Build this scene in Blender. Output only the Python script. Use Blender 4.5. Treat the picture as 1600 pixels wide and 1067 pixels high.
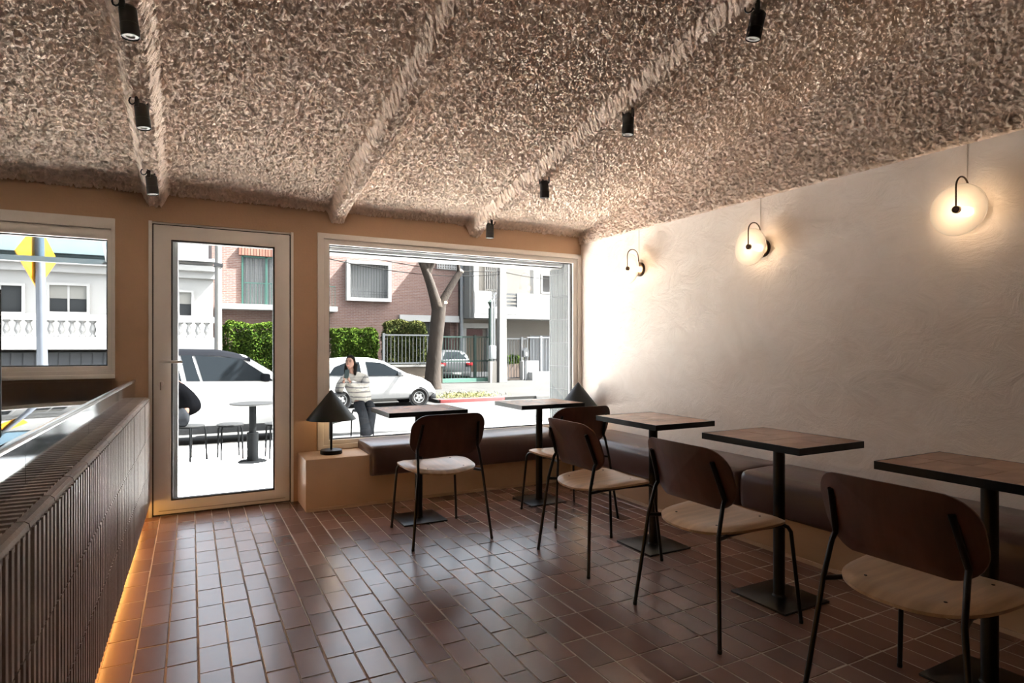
import bpy, bmesh, math, random
import numpy as np
from mathutils import Vector, Matrix
random.seed(7)
rng = np.random.default_rng(7)
for o in list(bpy.data.objects):
    bpy.data.objects.remove(o)
scene = bpy.context.scene
COL = scene.collection
PI = math.pi

# ------------------------------------------------------------------ camera
FOC, CXP, HYP, CAMH = 950.0, 800.0, 542.0, 1.2
YAW = math.atan2(502, 950)
SN, CS = math.sin(YAW), math.cos(YAW)
cam_d = bpy.data.cameras.new('camera')
cam = bpy.data.objects.new('camera', cam_d)
COL.objects.link(cam)
cam.location = (0, 0, CAMH)
cam.rotation_euler = (PI / 2, 0, -YAW)
cam_d.sensor_width = 36.0
cam_d.lens = 36.0 * FOC / 1600
cam_d.shift_y = (HYP - 533.5) / 1600
cam_d.clip_start = 0.05
cam_d.clip_end = 300
scene.camera = cam

# ------------------------------------------------------------------ sky, sun, exposure
world = bpy.data.worlds.new('world')
scene.world = world
world.use_nodes = True
wn = world.node_tree
wn.nodes.clear()
w_out = wn.nodes.new('ShaderNodeOutputWorld')
w_bg = wn.nodes.new('ShaderNodeBackground')
w_sky = wn.nodes.new('ShaderNodeTexSky')
w_sky.sky_type = 'NISHITA'
w_sky.sun_disc = False
w_sky.sun_elevation = math.radians(52)
w_sky.sun_rotation = math.radians(115)
w_sky.air_density = 1.2
w_sky.dust_density = 5.0
w_bg.inputs['Strength'].default_value = 0.29
w_hs = wn.nodes.new('ShaderNodeHueSaturation')
w_hs.inputs['Saturation'].default_value = 0.4
wn.links.new(w_sky.outputs[0], w_hs.inputs['Color'])
wn.links.new(w_hs.outputs[0], w_bg.inputs['Color'])
wn.links.new(w_bg.outputs[0], w_out.inputs['Surface'])

sun_d = bpy.data.lights.new('sun_offscreen', 'SUN')
sun_d.energy = 32
sun_d.angle = math.radians(0.6)
sun_d.color = (1.0, 0.97, 0.94)
sun = bpy.data.objects.new('sun_offscreen', sun_d)
COL.objects.link(sun)
SUN_DIR = Vector((-0.61, 0.115, -0.78))
sun.rotation_euler = SUN_DIR.to_track_quat('-Z', 'Y').to_euler()
sun.location = (8, -2, 14)

vs = scene.view_settings
vs.view_transform = 'Standard'
vs.look = 'None'
vs.gamma = 1.0
vs.use_curve_mapping = False
vs.exposure = 2.12

# ------------------------------------------------------------------ pixel helpers (directions only; the distance comes from the plane given)
def ray(px, py):
    a = (px - CXP) / FOC
    return Vector((SN + a * CS, CS - a * SN, (HYP - py) / FOC))
def onY(px, py, y):
    r = ray(px, py); r = r * (y / r.y); return Vector((r.x, r.y, r.z + CAMH))
def onX(px, py, x):
    r = ray(px, py); r = r * (x / r.x); return Vector((r.x, r.y, r.z + CAMH))
def onZ(px, py, z):
    r = ray(px, py); r = r * ((z - CAMH) / r.z); return Vector((r.x, r.y, z))

# ------------------------------------------------------------------ materials
MATS = {}
def new_mat(name):
    m = bpy.data.materials.new(name)
    m.use_nodes = True
    nt = m.node_tree
    b = nt.nodes['Principled BSDF']
    return m, nt, b
def setin(b, k, v):
    if k in b.inputs: b.inputs[k].default_value = v
def mat(name, col, rough=0.6, metal=0.0, var=0.0, vscale=6.0, bump=0.0, bscale=40.0, coat=0.0, spec=None, emit=None, estr=0.0, objvar=0.0, stretch=None, detail=6.0, rvar=0.0):
    if name in MATS: return MATS[name]
    m, nt, b = new_mat(name)
    c4 = (*col, 1)
    b.inputs['Base Color'].default_value = c4
    b.inputs['Roughness'].default_value = rough
    b.inputs['Metallic'].default_value = metal
    if coat: setin(b, 'Coat Weight', coat); setin(b, 'Coat Roughness', 0.08)
    if spec is not None: setin(b, 'Specular IOR Level', spec)
    if emit: setin(b, 'Emission Color', (*emit, 1)); setin(b, 'Emission Strength', estr)
    vec = None
    if var or bump or rvar:
        tc = nt.nodes.new('ShaderNodeTexCoord')
        vec = tc.outputs['Object']
        if stretch:
            mp = nt.nodes.new('ShaderNodeMapping')
            mp.inputs['Scale'].default_value = stretch
            nt.links.new(vec, mp.inputs['Vector']); vec = mp.outputs[0]
    cur = None
    if var:
        n = nt.nodes.new('ShaderNodeTexNoise')
        n.inputs['Scale'].default_value = vscale
        n.inputs['Detail'].default_value = detail
        nt.links.new(vec, n.inputs['Vector'])
        r = nt.nodes.new('ShaderNodeMapRange')
        r.inputs['From Min'].default_value = 0.3; r.inputs['From Max'].default_value = 0.7
        r.inputs['To Min'].default_value = 1 - var; r.inputs['To Max'].default_value = 1 + var
        nt.links.new(n.outputs['Fac'], r.inputs['Value'])
        cur = r.outputs[0]
        if rvar:
            r2 = nt.nodes.new('ShaderNodeMapRange')
            r2.inputs['From Min'].default_value = 0.3; r2.inputs['From Max'].default_value = 0.7
            r2.inputs['To Min'].default_value = rough - rvar; r2.inputs['To Max'].default_value = rough + rvar
            nt.links.new(n.outputs['Fac'], r2.inputs['Value'])
            nt.links.new(r2.outputs[0], b.inputs['Roughness'])
    if objvar:
        oi = nt.nodes.new('ShaderNodeObjectInfo')
        r = nt.nodes.new('ShaderNodeMapRange')
        r.inputs['To Min'].default_value = 1 - objvar; r.inputs['To Max'].default_value = 1 + objvar
        nt.links.new(oi.outputs['Random'], r.inputs['Value'])
        if cur is None: cur = r.outputs[0]
        else:
            mu = nt.nodes.new('ShaderNodeMath'); mu.operation = 'MULTIPLY'
            nt.links.new(cur, mu.inputs[0]); nt.links.new(r.outputs[0], mu.inputs[1]); cur = mu.outputs[0]
    if cur is not None:
        vm = nt.nodes.new('ShaderNodeVectorMath'); vm.operation = 'SCALE'
        vm.inputs[0].default_value = col
        nt.links.new(cur, vm.inputs['Scale'])
        nt.links.new(vm.outputs[0], b.inputs['Base Color'])
    if bump:
        n = nt.nodes.new('ShaderNodeTexNoise')
        n.inputs['Scale'].default_value = bscale
        n.inputs['Detail'].default_value = 5
        nt.links.new(vec, n.inputs['Vector'])
        bp = nt.nodes.new('ShaderNodeBump')
        bp.inputs['Strength'].default_value = bump
        bp.inputs['Distance'].default_value = 0.02
        nt.links.new(n.outputs['Fac'], bp.inputs['Height'])
        nt.links.new(bp.outputs[0], b.inputs['Normal'])
    MATS[name] = m
    return m
def glass_mat(name, tint=(1, 1, 1), refl=1.0, ior=1.45):
    """thin pane: straight-through transmission plus a Fresnel reflection"""
    m, nt, b = new_mat(name)
    nt.nodes.remove(b)
    out = nt.nodes['Material Output']
    t = nt.nodes.new('ShaderNodeBsdfTransparent'); t.inputs[0].default_value = (*tint, 1)
    g = nt.nodes.new('ShaderNodeBsdfGlossy'); g.inputs['Roughness'].default_value = 0.0
    f = nt.nodes.new('ShaderNodeFresnel')
    # the ray goes straight through, so both faces of the pane must act as air-to-glass
    ge = nt.nodes.new('ShaderNodeNewGeometry'); mr = nt.nodes.new('ShaderNodeMapRange')
    mr.inputs['To Min'].default_value = ior; mr.inputs['To Max'].default_value = 1.0 / ior
    nt.links.new(ge.outputs['Backfacing'], mr.inputs['Value']); nt.links.new(mr.outputs[0], f.inputs['IOR'])
    mu = nt.nodes.new('ShaderNodeMath'); mu.operation = 'MULTIPLY'; mu.inputs[1].default_value = refl
    mx = nt.nodes.new('ShaderNodeMixShader')
    nt.links.new(f.outputs[0], mu.inputs[0]); nt.links.new(mu.outputs[0], mx.inputs[0])
    nt.links.new(t.outputs[0], mx.inputs[1]); nt.links.new(g.outputs[0], mx.inputs[2])
    nt.links.new(mx.outputs[0], out.inputs['Surface'])
    MATS[name] = m
    return m
OUTD = 0.60
def omat(name, col, rough=0.6, metal=0.0, **k):
    k.setdefault('spec', 0.12)
    return mat(name, tuple(c * OUTD for c in col), rough, metal, **k)
def emit_mat(name, col, s):
    return mat(name, (0.8, 0.8, 0.8), 0.5, emit=col, estr=s)

# ------------------------------------------------------------------ mesh helpers
class MB:
    def __init__(self): self.v = []; self.f = []
    def add(self, v, f):
        o = len(self.v)
        self.v += [tuple(p) for p in v]
        self.f += [tuple(i + o for i in q) for q in f]
        return self
    def box(self, x0, x1, y0, y1, z0, z1):
        v = [(x, y, z) for x in (x0, x1) for y in (y0, y1) for z in (z0, z1)]
        f = [(0, 1, 3, 2), (4, 6, 7, 5), (0, 4, 5, 1), (2, 3, 7, 6), (0, 2, 6, 4), (1, 5, 7, 3)]
        return self.add(v, f)
    def quad(self, a, b, c, d):
        return self.add([a, b, c, d], [(0, 1, 2, 3)])
    def tube(self, pts, r, n=10, cap=True):
        pts = [Vector(p) for p in pts]
        rs = r if isinstance(r, (list, tuple)) else [r] * len(pts)
        rings = []
        up = None
        for i, p in enumerate(pts):
            if i == 0: t = pts[1] - p
            elif i == len(pts) - 1: t = p - pts[-2]
            else: t = (pts[i + 1] - p).normalized() + (p - pts[i - 1]).normalized()
            t = t.normalized()
            if up is None:
                up = Vector((0, 0, 1)) if abs(t.z) < 0.9 else Vector((1, 0, 0))
            a = t.cross(up).normalized()
            up = a.cross(t).normalized()
            sc = 1.0
            if 0 < i < len(pts) - 1:
                cs_ = max(0.3, math.sqrt(max(0.0, (1 + (pts[i + 1] - p).normalized().dot((p - pts[i - 1]).normalized())) / 2)))
                sc = min(1 / cs_, 1.3)
            rings.append([p + (a * math.cos(2 * PI * k / n) + up * math.sin(2 * PI * k / n)) * rs[i] * (sc if False else 1) for k in range(n)])
        v = [q for rg in rings for q in rg]
        f = []
        for i in range(len(pts) - 1):
            for k in range(n):
                k2 = (k + 1) % n
                f.append((i * n + k, i * n + k2, (i + 1) * n + k2, (i + 1) * n + k))
        if cap:
            f.append(tuple(range(n - 1, -1, -1)))
            f.append(tuple((len(pts) - 1) * n + k for k in range(n)))
        return self.add(v, f)
    def lathe(self, prof, n=24, axis='z', c=(0, 0, 0)):
        v = []; f = []
        m = len(prof)
        for k in range(n):
            a = 2 * PI * k / n
            for r, h in prof:
                x, y = r * math.cos(a), r * math.sin(a)
                p = (x, y, h) if axis == 'z' else ((h, x, y) if axis == 'x' else (x, h, y))
                v.append((p[0] + c[0], p[1] + c[1], p[2] + c[2]))
        for k in range(n):
            k2 = (k + 1) % n
            for j in range(m - 1):
                f.append((k * m + j, k2 * m + j, k2 * m + j + 1, k * m + j + 1))
        return self.add(v, f)
    def prism(self, poly, h0, h1, axis='z'):
        """poly: 2D outline; extruded along axis. axis z:(x,y), y:(x,z), x:(y,z)"""
        def P(a, b, h):
            return (a, b, h) if axis == 'z' else ((a, h, b) if axis == 'y' else (h, a, b))
        n = len(poly)
        v = [P(a, b, h0) for a, b in poly] + [P(a, b, h1) for a, b in poly]
        f = [tuple(range(n - 1, -1, -1)), tuple(range(n, 2 * n))]
        f += [(i, (i + 1) % n, n + (i + 1) % n, n + i) for i in range(n)]
        return self.add(v, f)
    def grid(self, fn, nu, nv, close_u=False):
        o = len(self.v)
        for j in range(nv):
            for i in range(nu):
                self.v.append(tuple(fn(i / (nu if close_u else nu - 1), j / (nv - 1))))
        for j in range(nv - 1):
            for i in range(nu if close_u else nu - 1):
                i2 = (i + 1) % nu
                self.f.append((o + j * nu + i, o + j * nu + i2, o + (j + 1) * nu + i2, o + (j + 1) * nu + i))
        return self
    def xf(self, M):
        self.v = [tuple(M @ Vector(p)) for p in self.v]; return self
    def mesh(self, name):
        me = bpy.data.meshes.new(name)
        me.from_pydata(self.v, [], self.f)
        me.validate(); me.update()
        bm = bmesh.new(); bm.from_mesh(me)
        bmesh.ops.remove_doubles(bm, verts=bm.verts, dist=1e-5)
        bmesh.ops.recalc_face_normals(bm, faces=bm.faces)
        bm.to_mesh(me); bm.free()
        return me
    def build(self, name, m, parent=None, smooth=False, bevel=0.0, bseg=2, angle=35):
        me = self.mesh(name)
        if bevel:
            bm = bmesh.new(); bm.from_mesh(me)
            eds = [e for e in bm.edges if len(e.link_faces) == 2 and e.calc_face_angle(0) > math.radians(40)]
            bmesh.ops.bevel(bm, geom=eds, offset=bevel, segments=bseg, affect='EDGES', profile=0.5)
            bm.to_mesh(me); bm.free()
        return link(name, me, m, parent, smooth or bool(bevel and bseg > 1), angle)
def link(name, me, m, parent=None, smooth=False, angle=35):
    o = bpy.data.objects.new(name, me)
    COL.objects.link(o)
    if m is not None:
        me.materials.clear()
        me.materials.append(MATS[m] if isinstance(m, str) else m)
    if smooth:
        bm = bmesh.new(); bm.from_mesh(me)
        for f in bm.faces: f.smooth = True
        for e in bm.edges:
            if len(e.link_faces) == 2 and e.calc_face_angle(0) > math.radians(angle): e.smooth = False
        bm.to_mesh(me); bm.free()
    if parent is not None: o.parent = parent
    return o
def tag(o, label=None, cat=None, group=None, kind=None):
    if label: o['label'] = label
    if cat: o['category'] = cat
    if group: o['group'] = group
    if kind: o['kind'] = kind
    return o
def thing(name, label, cat, loc=(0, 0, 0), rz=0.0, group=None):
    o = bpy.data.objects.new(name, None)
    COL.objects.link(o)
    o.empty_display_size = 0.1
    o.location = loc; o.rotation_euler = (0, 0, rz)
    return tag(o, label, cat, group)
def struct(o): o['kind'] = 'structure'; return o
def copy_tree(o, parent=None):
    c = o.copy(); COL.objects.link(c); c.parent = parent
    for ch in list(o.children): copy_tree(ch, c)
    return c
def place(root, loc, rz, label=None, group=None):
    root.location = loc; root.rotation_euler = (0, 0, rz)
    if label: root['label'] = label
    if group: root['group'] = group
    return root
def arc(c, r, a0, a1, n, plane='xz'):
    out = []
    for i in range(n + 1):
        a = a0 + (a1 - a0) * i / n
        u, w = r * math.cos(a), r * math.sin(a)
        out.append((c[0] + u, c[1], c[2] + w) if plane == 'xz' else ((c[0], c[1] + u, c[2] + w) if plane == 'yz' else (c[0] + u, c[1] + w, c[2])))
    return out
def rrect(x0, x1, y0, y1, r, n=5):
    pts = []
    for cx, cy, a in ((x1 - r, y1 - r, 0), (x0 + r, y1 - r, PI / 2), (x0 + r, y0 + r, PI), (x1 - r, y0 + r, 1.5 * PI)):
        for i in range(n + 1):
            t = a + PI / 2 * i / n
            pts.append((cx + r * math.cos(t), cy + r * math.sin(t)))
    return pts
_PG = {}
def perlin(x, y, seed=0):
    if seed not in _PG:
        ang = np.random.default_rng(seed).random(65536) * 2 * np.pi
        _PG[seed] = (np.cos(ang), np.sin(ang))
    gx, gy = _PG[seed]
    xi, yi = np.floor(x).astype(np.int64), np.floor(y).astype(np.int64)
    xf_, yf_ = x - xi, y - yi
    def g(ix, iy, dx, dy):
        h = ((ix * 73856093) ^ (iy * 19349663)) & 65535
        return gx[h] * dx + gy[h] * dy
    u = xf_ ** 3 * (xf_ * (xf_ * 6 - 15) + 10); v = yf_ ** 3 * (yf_ * (yf_ * 6 - 15) + 10)
    a = g(xi, yi, xf_, yf_); b = g(xi + 1, yi, xf_ - 1, yf_)
    c = g(xi, yi + 1, xf_, yf_ - 1); d = g(xi + 1, yi + 1, xf_ - 1, yf_ - 1)
    return (a + u * (b - a)) * (1 - v) + (c + u * (d - c)) * v
def text_obj(s, size, m, parent, M, name='lettering', depth=0.002):
    cu = bpy.data.curves.new(name, 'FONT')
    cu.body = s; cu.size = size; cu.extrude = depth; cu.align_x = 'CENTER'; cu.align_y = 'CENTER'
    o = bpy.data.objects.new(name, cu); COL.objects.link(o)
    dg = bpy.context.evaluated_depsgraph_get()
    me = bpy.data.meshes.new_from_object(o.evaluated_get(dg))
    bpy.data.objects.remove(o)
    me.transform(M)
    return link(name, me, m, parent)

# ================================================================== ROOM
FW = 4.965          # inner face of the front wall
XR = 3.39           # inner face of the right wall
XL, YB = -2.8, -2.6
HTOP = 3.9
def ceil_z(y): return 2.36 + 0.165 * (4.67 - y)
BEAMS = (-1.48, -0.22, 1.04, 2.25)

mat('front_paint', (0.47, 0.305, 0.19), 0.75, var=0.06, vscale=2.5, bump=0.08, bscale=60)
mat('bench_plaster', (0.56, 0.385, 0.255), 0.6, var=0.08, vscale=3, bump=0.12, bscale=18)
mat('stucco', (0.78, 0.615, 0.505), 0.9, var=0.14, vscale=22, bump=0.5, bscale=180)
mat('white_frame', (0.72, 0.68, 0.635), 0.35)
mat('gasket', (0.03, 0.025, 0.022), 0.6)
mat('black_steel', (0.007, 0.006, 0.0055), 0.34, spec=0.32)
mat('black_matte', (0.006, 0.0055, 0.0055), 0.45, spec=0.25)
mat('grout', (0.42, 0.31, 0.24), 0.85, var=0.12, vscale=20)
glass_mat('window_glass', (0.97, 0.985, 0.98), 1.0, 1.45)

# plaster of the right wall: trowelled relief
def plaster_mat():
    m, nt, b = new_mat('trowelled_plaster')
    L = nt.links.new
    tc = nt.nodes.new('ShaderNodeTexCoord')
    def noise(sc, det, rough=0.55, dist=0.0, mapping=None):
        n = nt.nodes.new('ShaderNodeTexNoise')
        n.inputs['Scale'].default_value = sc; n.inputs['Detail'].default_value = det
        n.inputs['Roughness'].default_value = rough; n.inputs['Distortion'].default_value = dist
        if mapping:
            mp = nt.nodes.new('ShaderNodeMapping'); mp.inputs['Scale'].default_value = mapping
            mp.inputs['Rotation'].default_value = (0.5, 0, 0)
            L(tc.outputs['Object'], mp.inputs[0]); L(mp.outputs[0], n.inputs['Vector'])
        else: L(tc.outputs['Object'], n.inputs['Vector'])
        return n.outputs['Fac']
    n1 = noise(1.6, 6, 0.6, 0.8); n2 = noise(4.5, 8, 0.68, 1.2, (1, 1.0, 1.25))
    ramp = nt.nodes.new('ShaderNodeValToRGB')
    ramp.color_ramp.elements[0].position = 0.3; ramp.color_ramp.elements[0].color = (0.705, 0.595, 0.515, 1)
    ramp.color_ramp.elements[1].position = 0.72; ramp.color_ramp.elements[1].color = (0.845, 0.75, 0.675, 1)
    mx = nt.nodes.new('ShaderNodeMath'); mx.operation = 'ADD'
    h = nt.nodes.new('ShaderNodeMath'); h.operation = 'MULTIPLY'; h.inputs[1].default_value = 0.5
    L(n1, mx.inputs[0]); L(n2, mx.inputs[1]); L(mx.outputs[0], h.inputs[0]); L(h.outputs[0], ramp.inputs[0])
    L(ramp.outputs[0], b.inputs['Base Color'])
    b.inputs['Roughness'].default_value = 0.5
    bp = nt.nodes.new('ShaderNodeBump'); bp.inputs['Strength'].default_value = 0.38; bp.inputs['Distance'].default_value = 0.03
    L(n2, bp.inputs['Height']); L(bp.outputs[0], b.inputs['Normal'])
    MATS['trowelled_plaster'] = m
plaster_mat()

# ---- floor: base slab + single tiles
TW, TL, GR = 0.1085, 0.2135, 0.0058
floor = struct(MB().box(XL, XR + 0.1, YB, FW + 0.55, -0.2, -0.0016).build('floor', 'grout'))
def tile_mat():
    m, nt, b = new_mat('clay_tile')
    L = nt.links.new
    tc = nt.nodes.new('ShaderNodeTexCoord'); geo = nt.nodes.new('ShaderNodeNewGeometry')
    n = nt.nodes.new('ShaderNodeTexNoise'); n.inputs['Scale'].default_value = 14; n.inputs['Detail'].default_value = 3; n.inputs['Roughness'].default_value = 0.5
    L(geo.outputs['Position'], n.inputs['Vector'])
    oi = nt.nodes.new('ShaderNodeObjectInfo')
    ramp = nt.nodes.new('ShaderNodeValToRGB')
    e = ramp.color_ramp.elements
    e[0].position = 0.0; e[0].color = (0.145, 0.070, 0.053, 1)
    e[1].position = 1.0; e[1].color = (0.255, 0.135, 0.102, 1)
    at = nt.nodes.new('ShaderNodeAttribute'); at.attribute_name = 'shade'
    ad = nt.nodes.new('ShaderNodeMath'); ad.operation = 'ADD'
    L(oi.outputs['Random'], ad.inputs[0]); L(at.outputs['Fac'], ad.inputs[1])
    fr = nt.nodes.new('ShaderNodeMath'); fr.operation = 'FRACT'; L(ad.outputs[0], fr.inputs[0])
    mx = nt.nodes.new('ShaderNodeMix'); mx.inputs[0].default_value = 0.22
    L(fr.outputs[0], mx.inputs[2]); L(n.outputs['Fac'], mx.inputs[3]); L(mx.outputs[0], ramp.inputs[0])
    L(ramp.outputs[0], b.inputs['Base Color'])
    r = nt.nodes.new('ShaderNodeMapRange'); r.inputs['From Min'].default_value = 0.3; r.inputs['From Max'].default_value = 0.7
    r.inputs['To Min'].default_value = 0.27; r.inputs['To Max'].default_value = 0.34
    b.inputs['Roughness'].default_value = 0.27
    setin(b, 'Specular IOR Level', 0.85)
    MATS['clay_tile'] = m
tile_mat()
def tile_verts(w, l, t=0.006, c=0.0018):
    m = MB()
    a, b = w / 2, l / 2
    v = [(-a, -b, -t), (a, -b, -t), (a, b, -t), (-a, b, -t), (-a, -b, -c), (a, -b, -c), (a, b, -c), (-a, b, -c),
         (-a + c, -b + c, 0), (a - c, -b + c, 0), (a - c, b - c, 0), (-a + c, b - c, 0)]
    f = [(8, 9, 10, 11), (4, 5, 9, 8), (5, 6, 10, 9), (6, 7, 11, 10), (7, 4, 8, 11), (0, 1, 5, 4), (1, 2, 6, 5), (2, 3, 7, 6), (3, 0, 4, 7)]
    return v, f
tmesh = bpy.data.meshes.new('tile')
tv, tf = tile_verts(TW - GR, TL - GR)
tmesh.from_pydata(tv, [], tf); tmesh.update(); tmesh.materials.append(MATS['clay_tile'])
cols = []
x = 1.545 - 17 * TW
allt = []
ci = 0
offs = {}
while x < XR - 0.02:
    cxm = x + TW / 2
    # the right part of the floor is stack bonded, the left part jogs from column to column
    off = 0.0
    if cxm < 1.3:
        off = [0.0, 0.5, 0.52, 0.0, 0.0, 0.5, 0.03, 0.5, 0.5, 0.0, 0.48, 0.0, 0.5][ci % 13] * TL
    y = 0.159 - 12 * TL + off
    while y < FW + 0.3:
        cy = y + TL / 2
        y += TL
        if cxm > 2.98 + TW or (cxm > 0.74 + TW and cy > 4.58 + TL): continue
        allt.append((cxm, cy))
    x += TW; ci += 1
def tile_area(t):
    d = t[0] * SN + t[1] * CS
    if d < 0.4: return -1
    l = t[0] * CS - t[1] * SN
    px, py = CXP + FOC * l / d, HYP + FOC * CAMH / d
    if not (-20 < px < 1620 and py < 1085) or t[1] > FW: return -1
    if t[0] < -0.27: return -1
    return 1 / d ** 3
allt.sort(key=lambda t: -tile_area(t))
big = MB(); shade = []
for i, (cx_, cy_) in enumerate(allt):
    dz = float(np.clip(rng.normal(0, 0.0004), -0.0007, 0.0007)); tx, ty = np.clip(rng.normal(0, 0.0042), -.008, .008), np.clip(rng.normal(0, 0.003), -.006, .006)
    jx, jy = rng.normal(0, 0.0006), rng.normal(0, 0.0012)
    if i < 300:
        o = bpy.data.objects.new('floor_tile', tmesh); COL.objects.link(o)
        o.location = (cx_ + jx, cy_ + jy, dz); o.rotation_euler = (tx, ty, 0); o.parent = floor
    else:
        if cy_ > FW + 0.02: continue
        big.add([(p[0] + cx_, p[1] + cy_, p[2] + dz + p[1] * tx - p[0] * ty) for p in tv], tf)
        shade.append(random.random())
me = bpy.data.meshes.new('floor_tiles'); me.from_pydata(big.v, [], big.f); me.update()
at = me.attributes.new('shade', 'FLOAT', 'POINT')
at.data.foreach_set('value', np.repeat(np.array(shade, dtype=np.float32), len(tv)))
o = link('floor_tiles', me, 'clay_tile', floor); o['kind'] = 'stuff'

# ---- front wall: a thick wall with three openings
def wall_with_holes(x0, x1, z0, z1, y0, y1, holes):
    xs = sorted({x0, x1} | {h[0] for h in holes} | {h[1] for h in holes})
    zs = sorted({z0, z1} | {h[2] for h in holes} | {h[3] for h in holes})
    m = MB()
    for i in range(len(xs) - 1):
        for j in range(len(zs) - 1):
            cx_, cz_ = (xs[i] + xs[i + 1]) / 2, (zs[j] + zs[j + 1]) / 2
            if any(h[0] < cx_ < h[1] and h[2] < cz_ < h[3] for h in holes): continue
            m.box(xs[i], xs[i + 1], y0, y1, zs[j], zs[j + 1])
    return m
LW = (-2.35, -0.459, 1.01, 2.08); DR = (-0.26, 0.70, -0.1, 2.085); BW = (0.885, 3.395, 0.385, 2.103)
struct(wall_with_holes(XL - 0.1, XR + 0.1, -0.3, HTOP, FW, FW + 0.14, [LW, DR, BW]).build('wall_front', 'front_paint'))
# right wall (plaster to 2.2 m, stucco above), back and left walls, rest of the ceiling
wall_right = struct(MB().box(XR, XR + 0.15, YB, FW + 0.14, -0.2, HTOP).build('wall_right', 'trowelled_plaster'))
struct(MB().box(XL - 0.15, XR + 0.15, YB - 0.15, YB, -0.2, HTOP).build('wall_back', mat('back_wall', (0.74, 0.66, 0.58), 0.8, var=0.06, vscale=2)))
struct(MB().box(XL - 0.15, XL, YB, FW + 0.14, -0.2, HTOP).build('wall_left', mat('left_wall', (0.62, 0.52, 0.43), 0.8, var=0.06, vscale=2)))

# ---- stucco ceiling: real relief, ridged and pitted, following the slope and the beams
def worley(x, y, seed):
    """distance to the nearest and second nearest of jittered cell points"""
    r = np.random.default_rng(seed); jx, jy = r.random(65536), r.random(65536)
    xi, yi = np.floor(x).astype(np.int64), np.floor(y).astype(np.int64)
    f1 = np.full(x.shape, 9.0); f2 = np.full(x.shape, 9.0)
    for dx in (-1, 0, 1):
        for dy in (-1, 0, 1):
            cx_, cy_ = xi + dx, yi + dy
            h = ((cx_ * 73856093) ^ (cy_ * 19349663)) & 65535
            d = np.hypot(cx_ + jx[h] - x, cy_ + jy[h] - y)
            f2 = np.minimum(f2, np.maximum(f1, d)); f1 = np.minimum(f1, d)
    return f1, f2
def stucco_h(u, v):
    """netted spray plaster: grainy ridges around small deep pits (positive = towards the room)"""
    w1 = perlin(u / 0.016, v / 0.016, 3) * 0.007; w2 = perlin(u / 0.016, v / 0.016, 4) * 0.007
    uu, vv = u + w1, v + w2
    f1, f2 = worley(uu / 0.0195, vv / 0.0195, 21)
    net = np.clip(1 - (f2 - f1) * 1.7, 0, 1)
    deep = np.clip(perlin(u / 0.03, v / 0.03, 15) * 2.0 + 0.62, 0.25, 1)
    e = np.clip(perlin(uu / 0.019, vv / 0.019, 16) - 0.06, 0, 0.4)
    b = perlin(uu / 0.0105, vv / 0.0105, 12)
    c = perlin(u / 0.12, v / 0.12, 13)
    return 0.017 * net * deep + 0.007 * b + 0.007 * c - 0.062 * e
def grid_mesh(name, X, Y, Z, m, parent=None):
    ny, nx = X.shape
    me = bpy.data.meshes.new(name)
    me.vertices.add(nx * ny)
    me.vertices.foreach_set('co', np.stack([X, Y, Z], -1).astype(np.float32).ravel())
    idx = np.arange(nx * ny).reshape(ny, nx)
    q = np.stack([idx[:-1, :-1], idx[1:, :-1], idx[1:, 1:], idx[:-1, 1:]], -1).reshape(-1, 4)
    nf = len(q)
    me.loops.add(nf * 4); me.loops.foreach_set('vertex_index', q.astype(np.int32).ravel())
    me.polygons.add(nf)
    me.polygons.foreach_set('loop_start', np.arange(nf, dtype=np.int32) * 4)
    me.polygons.foreach_set('use_smooth', np.ones(nf, dtype=bool))
    me.update(calc_edges=True)
    me.materials.append(MATS[m])
    o = bpy.data.objects.new(name, me); COL.objects.link(o)
    if parent: o.parent = parent
    return o
STEP = 0.0051
gx = np.arange(XL, XR + 0.005, STEP); gy = np.arange(1.35, FW + 0.012, STEP)
GX, GY = np.meshgrid(gx, gy)
def base_ceiling(GX, GY):
    Z = 2.36 + 0.165 * (4.67 - GY)
    for xb in BEAMS:
        t = np.abs(GX - xb)
        t = t + 0.008 * perlin(GY / 0.25, GX * 0 + xb, 31)
        Z = Z - 0.090 * (lambda s_: s_ * s_ * (3 - 2 * s_))(np.clip((0.092 - t) / 0.057, 0, 1))
    Z = Z - 0.03 * np.clip((GY - 4.82) / 0.145, 0, 1) ** 2
    Z = Z + 0.012 * perlin(GX / 0.5, GY / 0.5, 41)
    return Z
GZ = base_ceiling(GX, GY) - stucco_h(GX, GY)
ceiling = struct(grid_mesh('ceiling', GX, GY, GZ, 'stucco'))
m = MB()
m.quad((XL, YB, ceil_z(YB)), (XR, YB, ceil_z(YB)), (XR, 1.36, ceil_z(1.35)), (XL, 1.36, ceil_z(1.35)))
m.build('ceiling_rear', 'stucco', ceiling)
m = MB(); m.box(XL - 0.15, XR + 0.15, YB - 0.15, FW + 0.14, HTOP - 0.05, HTOP + 0.1)
struct(m.build('roof', mat('roof_concrete', (0.4, 0.4, 0.4), 0.9)))
# stucco band on the right wall, above the plaster
gy2 = np.arange(1.0, FW + 0.01, STEP); gz2 = np.arange(2.2, 3.02, STEP)
A, B = np.meshgrid(gy2, gz2)
inset = 0.012 + 0.012 * np.clip((B - 2.2) / 0.03, 0, 1)
Xb = XR - inset - stucco_h(A + 7, B + 3) * 0.9
Xb[0, :] = XR + 0.004
Zb = B + 0.004 * perlin(A / 0.02, B / 0.02, 77)
grid_mesh('stucco_band', Xb, A, Zb, 'stucco', wall_right)
MB().box(XR - 0.04, XR + 0.01, YB, 1.0, 2.2, 3.2).build('stucco_band', 'stucco', wall_right)

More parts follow.
